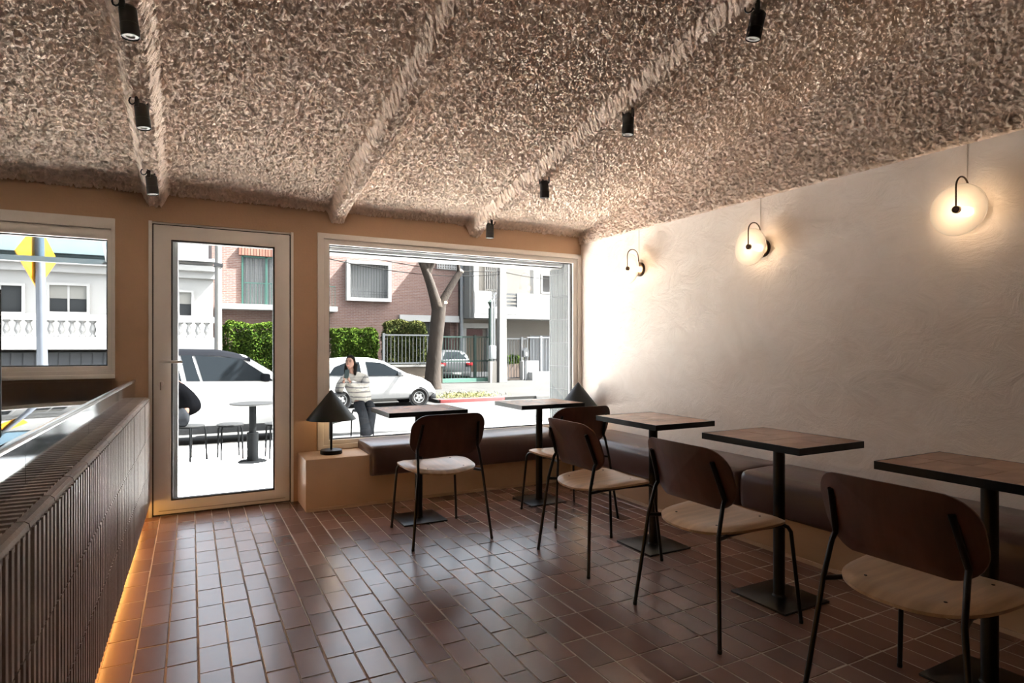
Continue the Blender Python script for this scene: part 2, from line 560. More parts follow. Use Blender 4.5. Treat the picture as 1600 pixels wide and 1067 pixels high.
# ---- windows and door
def frame_rect(m, x0, x1, z0, z1, w, y0, y1, wt=None, wb=None):
    """one closed ring: outer rectangle minus the opening"""
    wt = wt or w; wb = wb or w
    O = [(x0, z0), (x1, z0), (x1, z1), (x0, z1)]
    I = [(x0 + w, z0 + wb), (x1 - w, z0 + wb), (x1 - w, z1 - wt), (x0 + w, z1 - wt)]
    v = [(a, y, c) for y in (y0, y1) for ring in (O, I) for a, c in ring]
    f = []
    for i in range(4):
        j = (i + 1) % 4
        f += [(i, j, 4 + j, 4 + i), (8 + i, 12 + i, 12 + j, 8 + j), (i, 8 + i, 8 + j, j), (4 + i, 4 + j, 12 + j, 12 + i)]
    return m.add(v, f)
def window(name, R, w, wt, wb):
    x0, x1, z0, z1 = R
    fr = struct(frame_rect(MB(), x0, x1, z0, z1, w * 0.5, FW - 0.012, FW + 0.10, wt * 0.5, wb * 0.5).build(name, 'white_frame', bevel=0.003))
    frame_rect(MB(), x0 + w * 0.5, x1 - w * 0.5, z0 + wb * 0.5, z1 - wt * 0.5, w * 0.5, FW + 0.006, FW + 0.09, wt * 0.5, wb * 0.5).build('sash', 'white_frame', fr, bevel=0.003)
    frame_rect(MB(), x0 + w, x1 - w, z0 + wb, z1 - wt, 0.008, FW + 0.03, FW + 0.06).build('gasket', 'gasket', fr)
    MB().box(x0 + w + 0.004, x1 - w - 0.004, FW + 0.044, FW + 0.048, z0 + wb + 0.004, z1 - wt - 0.004).build('pane', 'window_glass', fr)
    return fr
window('window_1', BW, 0.092, 0.085, 0.07)
w2 = window('window_2', LW, 0.045, 0.145, 0.06)
MB().box(LW[0], LW[1], FW - 0.03, FW + 0.01, 0.985, 1.012).build('window_sill', 'white_frame', w2, bevel=0.003)
# door
dr = struct(MB().box(-0.262, -0.240, FW - 0.004, FW + 0.12, 0, 2.088).box(0.685, 0.705, FW - 0.004, FW + 0.12, 0, 2.088).box(-0.24, 0.685, FW + 0.01, FW + 0.12, 2.072, 2.088).build('door_1', 'white_frame', bevel=0.002))
frame_rect(MB(), -0.24, 0.685, 0.002, 2.072, 0.008, FW + 0.012, FW + 0.09).build('gasket', 'gasket', dr)
leaf = frame_rect(MB(), -0.232, 0.677, 0.012, 2.064, 0.108, FW - 0.002, FW + 0.06, 0.10, 0.092).build('door_leaf', 'white_frame', dr, bevel=0.004)
frame_rect(MB(), -0.124, 0.569, 0.104, 1.964, 0.011, FW + 0.004, FW + 0.05).build('glazing_bead', 'gasket', leaf)
MB().box(-0.118, 0.563, FW + 0.026, FW + 0.031, 0.110, 1.958).build('pane', 'window_glass', leaf)
MB().box(-0.20, 0.645, FW - 0.005, FW - 0.0015, 0.035, 0.04).build('weather_strip', mat('strip_grey', (0.35, 0.3, 0.26), 0.6), leaf)
hp = onY(251, 565, FW - 0.01)
hd = MB().lathe([(0.001, -0.012), (0.025, -0.012), (0.026, 0.0)], 20, 'y', (hp.x, FW - 0.003, hp.z))
hd.tube([(hp.x, FW - 0.01, hp.z), (hp.x, FW - 0.05, hp.z), (hp.x + 0.012, FW - 0.056, hp.z), (hp.x + 0.135, FW - 0.056, hp.z - 0.002)], [0.010, 0.010, 0.011, 0.009], 12)
hd.build('handle', 'white_frame', leaf, smooth=True)
lk = MB().lathe([(0.001, -0.008), (0.018, -0.008), (0.02, 0.0)], 18, 'y', (hp.x, FW - 0.003, hp.z - 0.155)).build('lock', 'white_frame', leaf, smooth=True)
MB().box(hp.x - 0.004, hp.x + 0.004, FW - 0.03, FW - 0.008, hp.z - 0.20, hp.z - 0.145).build('key', mat('key_metal', (0.3, 0.27, 0.22), 0.35, 1.0), lk)

# ---- outer facade: piers, soffit, grey ribbed tiles on the return wall
mat('facade_grey', (0.26, 0.265, 0.27), 0.6, var=0.06, vscale=4)
mat('facade_white', (0.045, 0.046, 0.046), 0.55)
m = MB()
m.box(XL, -0.46 + 0.02, FW + 0.14, FW + 0.5, -0.3, 0.95)
m.box(-0.44, -0.085, FW + 0.14, FW + 0.52, -0.3, 2.1)
m.box(0.69, 0.90, FW + 0.14, FW + 0.52, -0.3, 2.1)
m.box(0.90, 3.36, FW + 0.14, FW + 0.5, -0.3, 0.37)
m.box(XL, XR + 0.15, FW + 0.14, FW + 0.52, 2.2, HTOP)
struct(m.build('facade_pier', mat('pier_grey', (0.28, 0.285, 0.29), 0.6)))
m = MB().box(-0.085, 0.69, FW + 0.14, FW + 0.52, 2.02, 2.2).box(0.90, 3.36, FW + 0.30, FW + 0.52, 2.0, 2.2).box(0.90, 3.36, FW + 0.14, FW + 0.30, 2.045, 2.2)
struct(m.build('trim_1', 'facade_white'))
MB().box(0.93, 3.34, FW + 0.255, FW + 0.295, 2.012, 2.05).build('blind_rail', mat('rail_grey', (0.35, 0.36, 0.37), 0.4), bpy.data.objects['trim_1'])
ret = struct(MB().box(3.368, 3.56, FW + 0.14, FW + 0.545, -0.3, 2.2).build('wall_return', 'facade_grey'))
mat('grey_tile', (0.14, 0.146, 0.149), 0.55, objvar=0.06, var=0.05, vscale=15)
def ribbed_tile(w, h, ribs, depth=0.008, base=0.012):
    """tile in the local yz plane, front at +x: ribs run along z"""
    m = MB()
    pr = [(0, 0)]
    p = w / ribs
    for k in range(ribs):
        y = k * p
        pr += [(y + p * 0.02, base), (y + p * 0.16, base + depth), (y + p * 0.60, base + depth), (y + p * 0.74, base)]
    pr += [(w, base), (w, 0)]
    n = len(pr)
    v = [(d, y, 0) for y, d in pr] + [(d, y, h) for y, d in pr]
    f = [(i, i + 1, n + i + 1, n + i) for i in range(n - 1)]
    f += [tuple(range(n)), tuple(range(2 * n - 1, n - 1, -1))]
    m.add(v, f)
    return m
rt = ribbed_tile(0.19, 0.232, 6, 0.006, 0.008)
rt.xf(Matrix.Rotation(PI, 4, 'Z'))
rtm = rt.mesh('ribbed_tile'); rtm.materials.append(MATS['grey_tile'])
for j in range(9):
    for i in range(2):
        o = bpy.data.objects.new('ribbed_tile', rtm); COL.objects.link(o); o.parent = ret
        o.location = (3.368, FW + 0.145 + 0.196 + i * 0.196, 0.06 + j * 0.237)

# ================================================================== BENCH AND CUSHIONS
bench = thing('plaster_bench', 'tan plaster built-in bench running below the window and along the right wall', 'bench')
m = MB().prism([(0.735, 4.592), (3.02, 4.592), (3.02, YB + 0.01), (XR - 0.002, YB + 0.01), (XR - 0.002, FW - 0.002), (0.735, FW - 0.002)], 0.0, 0.38)
m.build('bench_base', 'bench_plaster', bench, bevel=0.008)
MB().box(0.74, 3.02, 4.584, 4.594, 0.0, 0.022).box(3.012, 3.022, YB + 0.05, 4.59, 0.0, 0.022).build('skirting', mat('skirting_tan', (0.52, 0.36, 0.25), 0.7), bench)

def leather_mat():
    m = mat('brown_leather', (0.090, 0.050, 0.046), 0.30, bump=0.05, bscale=40, spec=0.5)
leather_mat()
def cushion(name, label, x0, x1, y0, y1, axis):
    """pad that folds over the front edge of the bench"""
    zt, zb, zs = 0.456, 0.228, 0.382
    n = 26
    prof = []   # (depth from wall side to front, z)
    if axis == 'x': D0, D1, Df = y1, 4.588, y0
    else: D0, D1, Df = x1, 3.018, x0
    s = -1
    prof = [(D0, zs), (D0, zt - 0.02), (D0 - 0.02, zt), (D0 - 0.2, zt + 0.006), (Df + 0.05, zt), (Df + 0.022, zt - 0.008), (Df + 0.006, zt - 0.026), (Df, zt - 0.06),
            (Df - 0.004, (zt + zb) / 2), (Df + 0.002, zb + 0.03), (Df + 0.012, zb + 0.008), (Df + 0.035, zb), (D1 - 0.012, zb + 0.004), (D1 - 0.002, zb + 0.02), (D1 - 0.001, zs)]
    L0, L1 = (x0, x1) if axis == 'x' else (y0, y1)
    cxp = sum(p[0] for p in prof) / len(prof)
    m = MB()
    st = [(0.0, 0.955), (0.004, 0.975), (0.014, 0.992), (0.035, 1.0)]
    ts = [(L0 + a, k) for a, k in st] + [(L0 + (L1 - L0) * i / 10, 1.0) for i in range(1, 10)] + [(L1 - a, k) for a, k in reversed(st)]
    v = []; f = []
    for t, k in ts:
        for d, z in prof:
            dd = d; zz = z
            if k < 1:
                if z > zs + 0.001: zz = zs + (z - zs) * (1 - (1 - k) * 3.2) if z > zs else z
                if d < Df + 0.06: dd = d + (1 - k) * 0.35
            wob = 0.0
            v.append((t, dd, zz) if axis == 'x' else (dd, t, zz))
    n = len(prof)
    for i in range(len(ts) - 1):
        for j in range(n):
            j2 = (j + 1) % n
            f.append((i * n + j, i * n + j2, (i + 1) * n + j2, (i + 1) * n + j))
    f.append(tuple(range(n))); f.append(tuple((len(ts) - 1) * n + j for j in range(n)))
    m.add(v, f)
    o = m.build(name, 'brown_leather', None, smooth=True, angle=50)
    return tag(o, label, 'cushion', 'bench cushions')
cushion('bench_cushion', 'brown leather bench cushion below the large window, between the two cone lamps', 1.2, 2.93, 4.5, 4.95, 'x')
cushion('bench_cushion', 'brown leather bench cushion along the right wall, ending at the window corner', 2.935, 3.375, 2.625, 4.46, 'y')
cushion('bench_cushion', 'brown leather bench cushion along the right wall, beside the tables furthest from the window', 2.935, 3.375, 0.72, 2.612, 'y')

# ================================================================== COUNTER
ctr = thing('service_counter', 'brown ribbed-tile service counter with a black polished top beside the door', 'counter', (-0.285, 2.0, 0), -0.010)
mat('brown_tile', (0.36, 0.29, 0.25), 0.55, objvar=0.10, var=0.08, vscale=14, bump=0.1, bscale=90)
mat('counter_core', (0.10, 0.08, 0.07), 0.8)
mat('polished_black', (0.02, 0.021, 0.023), 0.03, spec=1.0)
Y0c, Y1c = -1.9, 2.945
MB().box(-0.75, -0.022, Y0c, Y1c, 0.105, 0.83).box(-0.75, -0.075, Y0c, Y1c, 0.0, 0.105).build('counter_body', 'counter_core', ctr)
rt = ribbed_tile(0.2385, 0.2385, 6, 0.025, 0.002).mesh('ribbed_tile'); rt.materials.append(MATS['brown_tile'])
k = 0
y = Y1c
while y > -1.3:
    y -= 0.2425
    for j in range(3):
        o = bpy.data.objects.new('ribbed_tile', rt); COL.objects.link(o); o.parent = ctr
        o.location = (-0.021 + rng.normal(0, 0.0007), y + 0.002, 0.108 + j * 0.2425)
        k += 1
# ledge tiles: ribs run across, with a rounded nosing
def ledge_tile(w, depth=0.098):
    m = MB()
    rb = 6; p = w / rb; hh = 0.013
    pr = [(0, 0)]
    for i in range(rb):
        a = i * p
        pr += [(a + p * .04, 0.006), (a + p * .2, 0.006 + hh), (a + p * .62, 0.006 + hh), (a + p * .78, 0.006)]
    pr += [(w, 0.006), (w, 0)]
    n = len(pr)
    xs = (-depth, -0.022)
    v = [(xs[0], a, b) for a, b in pr] + [(xs[1], a, b) for a, b in pr]
    f = [(i, i + 1, n + i + 1, n + i) for i in range(n - 1)] + [tuple(range(n)), tuple(range(2 * n - 1, n - 1, -1))]
    m.add(v, f)
    nose = [(-0.023, 0.0), (-0.023, 0.015), (-0.008, 0.014), (-0.001, 0.009), (0.001, 0.0), (0.001, -0.014), (-0.008, -0.014)]
    m.prism([(a, b) for a, b in nose], 0.001, w - 0.001, 'y')
    return m
lt = ledge_tile(0.2385).mesh('ledge_tile'); lt.materials.append(MATS['brown_tile'])
y = Y1c
while y > -1.3:
    y -= 0.2425
    o = bpy.data.objects.new('ledge_tile', lt); COL.objects.link(o); o.parent = ctr
    o.location = (0.0, y + 0.002, 0.832)
GXc = -0.085
MB().box(-0.75, GXc - 0.012, Y0c, Y1c + 0.004, 0.936, 0.966).build('counter_top', 'polished_black', ctr, bevel=0.003)
MB().box(-0.75, GXc - 0.16, Y0c, Y1c, 0.83, 0.936).build('upstand', mat('upstand_dark', (0.03, 0.03, 0.032), 0.25), ctr)
for a, b in ((Y1c - 1.0, Y1c), (Y1c - 2.003, Y1c - 1.003), (Y1c - 3.006, Y1c - 2.006), (Y1c - 4.5, Y1c - 3.009)):
    MB().box(GXc - 0.006, GXc, a, b, 0.842, 0.958).build('front_panel', mat('polished_panel', (0.60, 0.645, 0.68), 0.07, 0.95), ctr)
MB().box(GXc - 0.016, GXc + 0.003, Y0c, Y1c + 0.004, 0.958, 0.974).build('top_edge', mat('steel_edge', (0.55, 0.56, 0.57), 0.22, 0.9), ctr, bevel=0.002)
MB().box(GXc - 0.008, GXc + 0.004, Y0c, Y1c, 0.838, 0.848).build('bottom_channel', 'steel_edge', ctr)
MB().box(-0.065, -0.055, Y0c + 0.1, Y1c - 0.03, 0.092, 0.104).build('led_strip', emit_mat('led_warm', (1.0, 0.50, 0.12), 6.5), ctr)
# upright polished steel panel standing on the counter (its end mirrors the street)
pan = thing('mirrored_panel', 'upright mirror-polished panel standing on the counter top beside the window', 'panel', (-0.46, 1.45, 0.967))
MB().box(-0.02, 0.02, -0.5, 0.575, 0.0, 0.38).build('panel_body', mat('mirror_steel', (0.86, 0.87, 0.87), 0.03, 1.0), pan, bevel=0.004)
MB().box(-0.022, 0.022, 0.572, 0.582, 0.0, 0.383).build('panel_edge', 'black_matte', pan)

# ================================================================== TABLES
def table_tile_mat():
    mat('table_tile', (0.36, 0.205, 0.135), 0.26, objvar=0.14, var=0.10, vscale=12, bump=0.05, bscale=30)
table_tile_mat()
TX, TY, TZ = 0.445, 0.555, 0.77
def make_table():
    t = thing('cafe_table', '', 'table')
    MB().box(-0.155, 0.155, -0.155, 0.155, 0.0, 0.010).build('base_plate', 'black_steel', t, bevel=0.002)
    p = MB().lathe([(0.0, 0.010), (0.0265, 0.010), (0.0265, TZ - 0.03), (0.0, TZ - 0.03)], 24).build('pole', 'black_steel', t, smooth=True)
    MB().lathe([(0.0265, 0.0102), (0.032, 0.0105), (0.0275, 0.018)], 20).build('weld', 'black_steel', p, smooth=True)
    MB().box(-0.09, 0.09, -0.09, 0.09, TZ - 0.037, TZ - 0.031).build('mounting_plate', 'black_steel', t)
    a, b = TX / 2, TY / 2
    fr = MB().box(-a, a, -b, -b + 0.003, TZ - 0.031, TZ).box(-a, a, b - 0.003, b, TZ - 0.031, TZ)
    fr.box(-a, -a + 0.003, -b + 0.003, b - 0.003, TZ - 0.031, TZ).box(a - 0.003, a, -b + 0.003, b - 0.003, TZ - 0.031, TZ)
    fr.box(-a + 0.003, a - 0.003, -b + 0.003, b - 0.003, TZ - 0.030, TZ - 0.006)
    fr.build('top_frame', 'black_steel', t)
    w, l = (TX - 0.008) / 2, (TY - 0.008) / 5
    tm = MB().box(-w / 2 + .0009, w / 2 - .0009, -l / 2 + .0009, l / 2 - .0009, -0.006, -0.0006).mesh('top_tile'); tm.materials.append(MATS['table_tile'])
    for i in range(2):
        for j in range(5):
            o = bpy.data.objects.new('top_tile', tm); COL.objects.link(o); o.parent = t
            o.location = (-w / 2 + i * w, -2 * l + j * l, TZ + random.uniform(-.0004, .0003))
    return t
tb = make_table()
for i, (x, y, rz, lab) in enumerate((
        (1.412, 4.07, PI / 2, 'black steel café table below the window, beside the cone lamp nearer the door'),
        (2.412, 4.11, PI / 2, 'black steel café table below the window, beside the cone lamp in the corner'),
        (2.475, 2.855, 0, 'tile-topped black café table at the right wall, the one closest to the window'),
        (2.495, 1.98, 0, 'tile-topped black café table at the right wall, second from the window'),
        (2.505, 1.115, 0, 'tile-topped black café table at the right wall, third from the window'))):
    t = tb if i == 0 else copy_tree(tb)
    place(t, (x, y, 0), rz, lab, 'café tables along the bench')

# ================================================================== CHAIRS
def wood(name, col, rough=0.42):
    m, nt, b = new_mat(name)
    L = nt.links.new
    tc = nt.nodes.new('ShaderNodeTexCoord')
    mp = nt.nodes.new('ShaderNodeMapping'); mp.inputs['Scale'].default_value = (1, 1, 1)
    L(tc.outputs['UV'] if False else tc.outputs['Object'], mp.inputs[0])
    w = nt.nodes.new('ShaderNodeTexNoise'); w.inputs['Scale'].default_value = 1.0; w.inputs['Detail'].default_value = 8; w.inputs['Roughness'].default_value = 0.6
    mp.inputs['Scale'].default_value = (2.2, 16, 3.5) if 'oak' not in name else (2.0, 26, 5)
    L(mp.outputs[0], w.inputs['Vector'])
    r = nt.nodes.new('ShaderNodeMapRange'); r.inputs['From Min'].default_value = 0.3; r.inputs['From Max'].default_value = 0.7
    r.inputs['To Min'].default_value = 0.72; r.inputs['To Max'].default_value = 1.25
    L(w.outputs['Fac'], r.inputs['Value'])
    oi = nt.nodes.new('ShaderNodeObjectInfo')
    vm = nt.nodes.new('ShaderNodeVectorMath'); vm.operation = 'SCALE'; vm.inputs[0].default_value = col
    L(r.outputs[0], vm.inputs['Scale']); L(vm.outputs[0], b.inputs['Base Color'])
    b.inputs['Roughness'].default_value = rough
    MATS[name] = m
wood('walnut_shell', (0.105, 0.044, 0.027), 0.36)
wood('oak_shell', (0.45, 0.28, 0.16), 0.28)
def make_chair():
    c = thing('dining_chair', '', 'chair')
    # seat: soft superellipse shell
    def seat_pt(u, v, top):
        a = 2 * PI * u
        n_ = 3.0
        ca, sa = math.cos(a), math.sin(a)
        rr = (abs(ca) ** n_ + abs(sa) ** n_) ** (-1 / n_)
        px, py = rr * ca * v, rr * sa * v
        X = 0.235 * px + 0.012
        hw = 0.232 + 0.022 * px
        Yv = hw * py
        z = 0.447 + 0.012 * px + 0.022 * py * py - 0.016 * max(0, px) ** 4 * (1 - 0.4 * py * py) + 0.012 * min(0, px) ** 2
        z -= 0.020 * v ** 8
        return (X, Yv, z - (0 if top else 0.011))
    m = MB()
    nu, nv = 48, 10
    m.grid(lambda u, v: seat_pt(u, max(v, 0.001), True), nu, nv, True)
    m.grid(lambda u, v: seat_pt(u, max(v, 0.001) * 0.995, False), nu, nv, True)
    o2 = nu * nv
    for i in range(nu):
        i2 = (i + 1) % nu
        m.f.append(((nv - 1) * nu + i, (nv - 1) * nu + i2, o2 + (nv - 1) * nu + i2, o2 + (nv - 1) * nu + i))
    seat = m.build('seat', 'oak_shell', c, smooth=True, angle=60)
    for sx, sy in ((0.12, 0.13), (0.12, -0.13), (-0.13, 0.12), (-0.13, -0.12)):
        z = seat_pt(math.atan2(sy, sx) / (2 * PI) % 1, 0.62, True)[2]
        MB().lathe([(0.0, 0.0015), (0.005, 0.0015), (0.0055, -0.004)], 10, 'z', (sx, sy, z + 0.0005)).build('screw', 'black_matte', seat)
    # backrest: curved rounded-rectangle shell in front of the uprights
    outline = rrect(-0.243, 0.243, 0.540, 0.792, 0.095, 7)
    def back_pt(y, z, off):
        t = (z - 0.576) / 0.156
        x = -0.191 - 0.056 * t + 0.9 * y * y + off
        zz = z - 0.02 * (1 - (abs(y) / 0.243) ** 2) * (1 if z < 0.6 else 0)
        return (x, y, zz)
    m = MB()
    cen = (0.0, 0.668)
    rings = 7
    N = len(outline)
    for off in (0.012, 0.0):
        o0 = len(m.v)
        for k in range(rings):
            s = (k + 0.02) / (rings - 1) if k < rings - 1 else 1.0
            e = 0.0 if k < rings - 1 else (-0.002 if off else 0.002)
            for (yy, zz) in outline:
                m.v.append(back_pt(cen[0] + (yy - cen[0]) * s, cen[1] + (zz - cen[1]) * s, off + e))
        for k in range(rings - 1):
            for i in range(N):
                i2 = (i + 1) % N
                m.f.append((o0 + k * N + i, o0 + k * N + i2, o0 + (k + 1) * N + i2, o0 + (k + 1) * N + i))
        m.f.append(tuple(o0 + i for i in range(N)))
    o1 = rings * N
    for i in range(N):
        i2 = (i + 1) % N
        m.f.append(((rings - 1) * N + i, (rings - 1) * N + i2, o1 + (rings - 1) * N + i2, o1 + (rings - 1) * N + i))
    m.build('backrest', 'walnut_shell', c, smooth=True, angle=50)
    for s in (-1, 1):
        # rear leg runs up behind the backrest
        xo = 0.9 * 0.19 ** 2
        pts = [(-0.257, s * 0.256, 0.012), (-0.216, s * 0.2105, 0.43), (-0.205, s * 0.202, 0.555), (-0.202, s * 0.199, 0.576), (-0.207, s * 0.197, 0.592), (-0.255, s * 0.181, 0.733)]
        pts = [(p[0] + (xo if i > 2 else (xo * 0.7 if i == 2 else 0)) * (1.0 if i > 2 else 1), p[1], p[2]) for i, p in enumerate(pts)]
        lg = MB().tube(pts, [0.0085, 0.0085, 0.009, 0.0095, 0.0095, 0.0095], 12).build('leg', 'black_steel', c, smooth=True)
        MB().lathe([(0.0, 0.0), (0.0085, 0.0), (0.0095, 0.004), (0.0095, 0.014), (0.0, 0.014)], 12, 'z', (-0.2575, s * 0.2565, 0)).build('foot_cap', 'black_matte', lg, smooth=True)
        lg = MB().tube([(0.257, s * 0.231, 0.012), (0.226, s * 0.205, 0.395), (0.215, s * 0.197, 0.415), (0.195, s * 0.188, 0.424), (0.05, s * 0.175, 0.424), (-0.12, s * 0.18, 0.424), (-0.18, s * 0.198, 0.425), (-0.216, s * 0.2105, 0.427)], 0.0085, 12).build('leg', 'black_steel', c, smooth=True)
        MB().lathe([(0.0, 0.0), (0.0085, 0.0), (0.0095, 0.004), (0.0095, 0.014), (0.0, 0.014)], 12, 'z', (0.2575, s * 0.2315, 0)).build('foot_cap', 'black_matte', lg, smooth=True)
    for xr in (0.13, -0.13): MB().tube([(xr, -0.18, 0.424), (xr, 0.18, 0.424)], 0.008, 10).build('seat_rail', 'black_steel', c, smooth=True)
    return c
ch = make_chair()
for i, (x, y, rz, lab) in enumerate((
        (1.411, 3.686, PI / 2, 'walnut-backed chair with black legs facing the window, nearer the door'),
        (2.395, 3.686, PI / 2, 'walnut-backed chair with black legs facing the window, nearer the right wall'),
        (2.079, 2.856, 0, 'walnut-backed chair with oak seat facing the right wall, closest to the window'),
        (2.087, 1.980, 0, 'walnut-backed chair with oak seat facing the right wall, second from the window'),
        (2.093, 1.105, 0, 'walnut-backed chair with oak seat facing the right wall, third from the window'))):
    c = ch if i == 0 else copy_tree(ch)
    place(c, (x, y, 0), rz, lab, 'chairs at the café tables')

# ================================================================== LAMPS
def table_lamp(loc, label, power):
    t = thing('table_lamp', label, 'lamp', loc, 0, 'cone table lamps on the bench')
    MB().lathe([(0, 0), (0.080, 0), (0.082, 0.004), (0.082, 0.026), (0.079, 0.030), (0, 0.030)], 40).build('base', 'black_matte', t, smooth=True)
    MB().tube([(0, 0, 0.03), (0, 0, 0.47)], 0.0085, 12).build('stem', 'black_matte', t, smooth=True)
    sh = MB().lathe([(0.184, 0.262), (0.183, 0.266), (0.006, 0.488), (0.0, 0.490)], 48)
    sh.lathe([(0.184, 0.262), (0.181, 0.264), (0.006, 0.482)], 48)
    sh.build('shade', 'black_matte', t, smooth=True, angle=60)
    bulb = MB().lathe([(0.0, 0.27), (0.018, 0.285), (0.024, 0.31), (0.015, 0.335), (0.0, 0.34)], 16)
    bulb.build('bulb', emit_mat('bulb_warm', (1.0, 0.68, 0.36), 14), t, smooth=True).location = (0.03, 0, 0.03)
    return t
table_lamp((0.957, 4.79, 0.38), 'black cone table lamp on the bench end beside the door', 2)
table_lamp((3.205, 4.74, 0.38), 'black cone table lamp in the bench corner beside the right wall', 2)

mat('bronze', (0.075, 0.048, 0.032), 0.35, 0.8)
def frosted():
    m, nt, b = new_mat('frosted_glass')
    L = nt.links.new
    nt.nodes.remove(b)
    out = nt.nodes['Material Output']
    tr = nt.nodes.new('ShaderNodeBsdfTranslucent'); tr.inputs[0].default_value = (0.95, 0.90, 0.84, 1)
    df = nt.nodes.new('ShaderNodeBsdfDiffuse'); df.inputs[0].default_value = (0.85, 0.82, 0.78, 1)
    gl = nt.nodes.new('ShaderNodeBsdfGlossy'); gl.inputs['Roughness'].default_value = 0.25
    m1 = nt.nodes.new('ShaderNodeMixShader'); m1.inputs[0].default_value = 0.45
    m2 = nt.nodes.new('ShaderNodeMixShader'); m2.inputs[0].default_value = 0.05
    tp = nt.nodes.new('ShaderNodeBsdfTransparent')
    m3 = nt.nodes.new('ShaderNodeMixShader'); m3.inputs[0].default_value = 0.18
    L(tr.outputs[0], m1.inputs[1]); L(df.outputs[0], m1.inputs[2]); L(m1.outputs[0], m2.inputs[1]); L(gl.outputs[0], m2.inputs[2])
    L(m2.outputs[0], m3.inputs[1]); L(tp.outputs[0], m3.inputs[2]); L(m3.outputs[0], out.inputs['Surface'])
    MATS['frosted_glass'] = m
frosted()
def sconce(y, label):
    """local frame: wall at x = 0, room towards -x"""
    t = thing('wall_sconce', label, 'lamp', (XR, y, 1.86), 0, 'round glass wall sconces')
    MB().lathe([(0.0, -0.026), (0.055, -0.026), (0.060, -0.022), (0.060, 0.0), (0.0, 0.0)], 32, 'x').build('wall_plate', 'bronze', t, smooth=True)
    MB().lathe([(0.0, -0.118), (0.122, -0.118), (0.125, -0.121), (0.125, -0.127), (0.122, -0.130), (0.0, -0.130)], 56, 'x').build('glass_disc', 'frosted_glass', t, smooth=True)
    MB().lathe([(0.0, -0.150), (0.014, -0.150), (0.0175, -0.146), (0.0175, -0.130), (0.0, -0.130)], 24, 'x').build('hub', 'bronze', t, smooth=True)
    pts = [(-0.142, 0, 0.0)] + [(-0.142, 0, 0.03 * k) for k in range(1, 4)] + [(-0.142 + 0.058 - 0.058 * math.cos(a), 0, 0.105 + 0.06 * math.sin(a)) for a in [PI * k / 12 for k in range(0, 12)]] + [(-0.024, 0, 0.085), (-0.018, 0, 0.045)]
    MB().tube(pts, 0.0042, 10).build('arm', 'bronze', t, smooth=True)
    MB().box(-0.003, 0.002, 0.018, 0.024, 0.0, 0.345).build('cable_cover', mat('cable_cover', (0.72, 0.63, 0.55), 0.6), t)
    MB().lathe([(0.0, -0.062), (0.020, -0.060), (0.024, -0.045), (0.022, -0.026)], 20, 'x').build('bulb', emit_mat('sconce_led', (1.0, 0.74, 0.47), 18), t, smooth=True)
    return t
sconce(4.07, 'round glass wall sconce with bronze arch arm, closest to the window')
sconce(2.815, 'round glass wall sconce with bronze arch arm, between two other sconces')
sconce(1.585, 'round glass wall sconce with bronze arch arm, furthest from the window')

mat('spot_lens', (0.6, 0.58, 0.55), 0.35)
mat('spot_body', (0.018, 0.016, 0.015), 0.4, spec=0.3)
def spot(x, y, tilt, rz, label):
    zc = ceil_z(y) - 0.072
    t = thing('spotlight', label, 'lamp', (x, y, zc), rz, 'ceiling spotlights')
    MB().box(-0.028, 0.028, -0.02, 0.02, -0.006, 0.03).build('mounting_plate', 'spot_body', t)
    b = MB().box(-0.008, 0.008, -0.03, -0.024, -0.055, 0.0).box(-0.008, 0.008, 0.024, 0.03, -0.055, 0.0).box(-0.008, 0.008, -0.03, 0.03, -0.006, 0.002)
    b.build('bracket', 'spot_body', t)
    MB().tube([(0.022, 0.0, -0.002)] + [(0.03 + 0.014 * math.sin(a), 0.012, -0.022 + 0.016 * math.cos(a)) for a in [0.2 + k * 0.7 for k in range(8)]] + [(0.005, 0.0, -0.05)], 0.003, 8).build('cable', 'spot_body', t, smooth=True)
    M = Matrix.Translation((0, 0, -0.048)) @ Matrix.Rotation(tilt, 4, 'Y')
    bd = MB().lathe([(0.0, 0.012), (0.020, 0.012), (0.026, 0.004), (0.026, -0.045), (0.0255, -0.047), (0.027, -0.049), (0.027, -0.088), (0.0245, -0.090), (0.0235, -0.080)], 28).xf(M).build('lamp_body', 'spot_body', t, smooth=True)
    MB().lathe([(0.0, -0.0825), (0.012, -0.083), (0.0135, -0.087), (0.0235, -0.0865)], 24).xf(M).build('lens', 'spot_lens', bd, smooth=True)
    t.scale = (1.25, 1.25, 1.2)
    return t
spot(2.25, 4.66, 0.0, 0.0, 'black ceiling spotlight over the window, on the beam nearer the right wall')
spot(2.25, 3.76, -0.15, 0.9, 'black ceiling spotlight, second from the window on the beam nearer the right wall')
spot(2.25, 2.81, 0.05, 0.2, 'black ceiling spotlight, third from the window on the beam nearer the right wall')
spot(2.25, 1.895, -0.2, 2.2, 'black ceiling spotlight, furthest from the window on the beam nearer the right wall')
spot(-0.22, 4.45, 0.1, 2.8, 'black ceiling spotlight above the door on the beam beside the counter')
spot(-0.22, 3.59, 0.12, 2.6, 'black ceiling spotlight in mid beam above the counter')
spot(-0.22, 2.84, 0.1, 2.6, 'black ceiling spotlight furthest from the door on the beam above the counter')

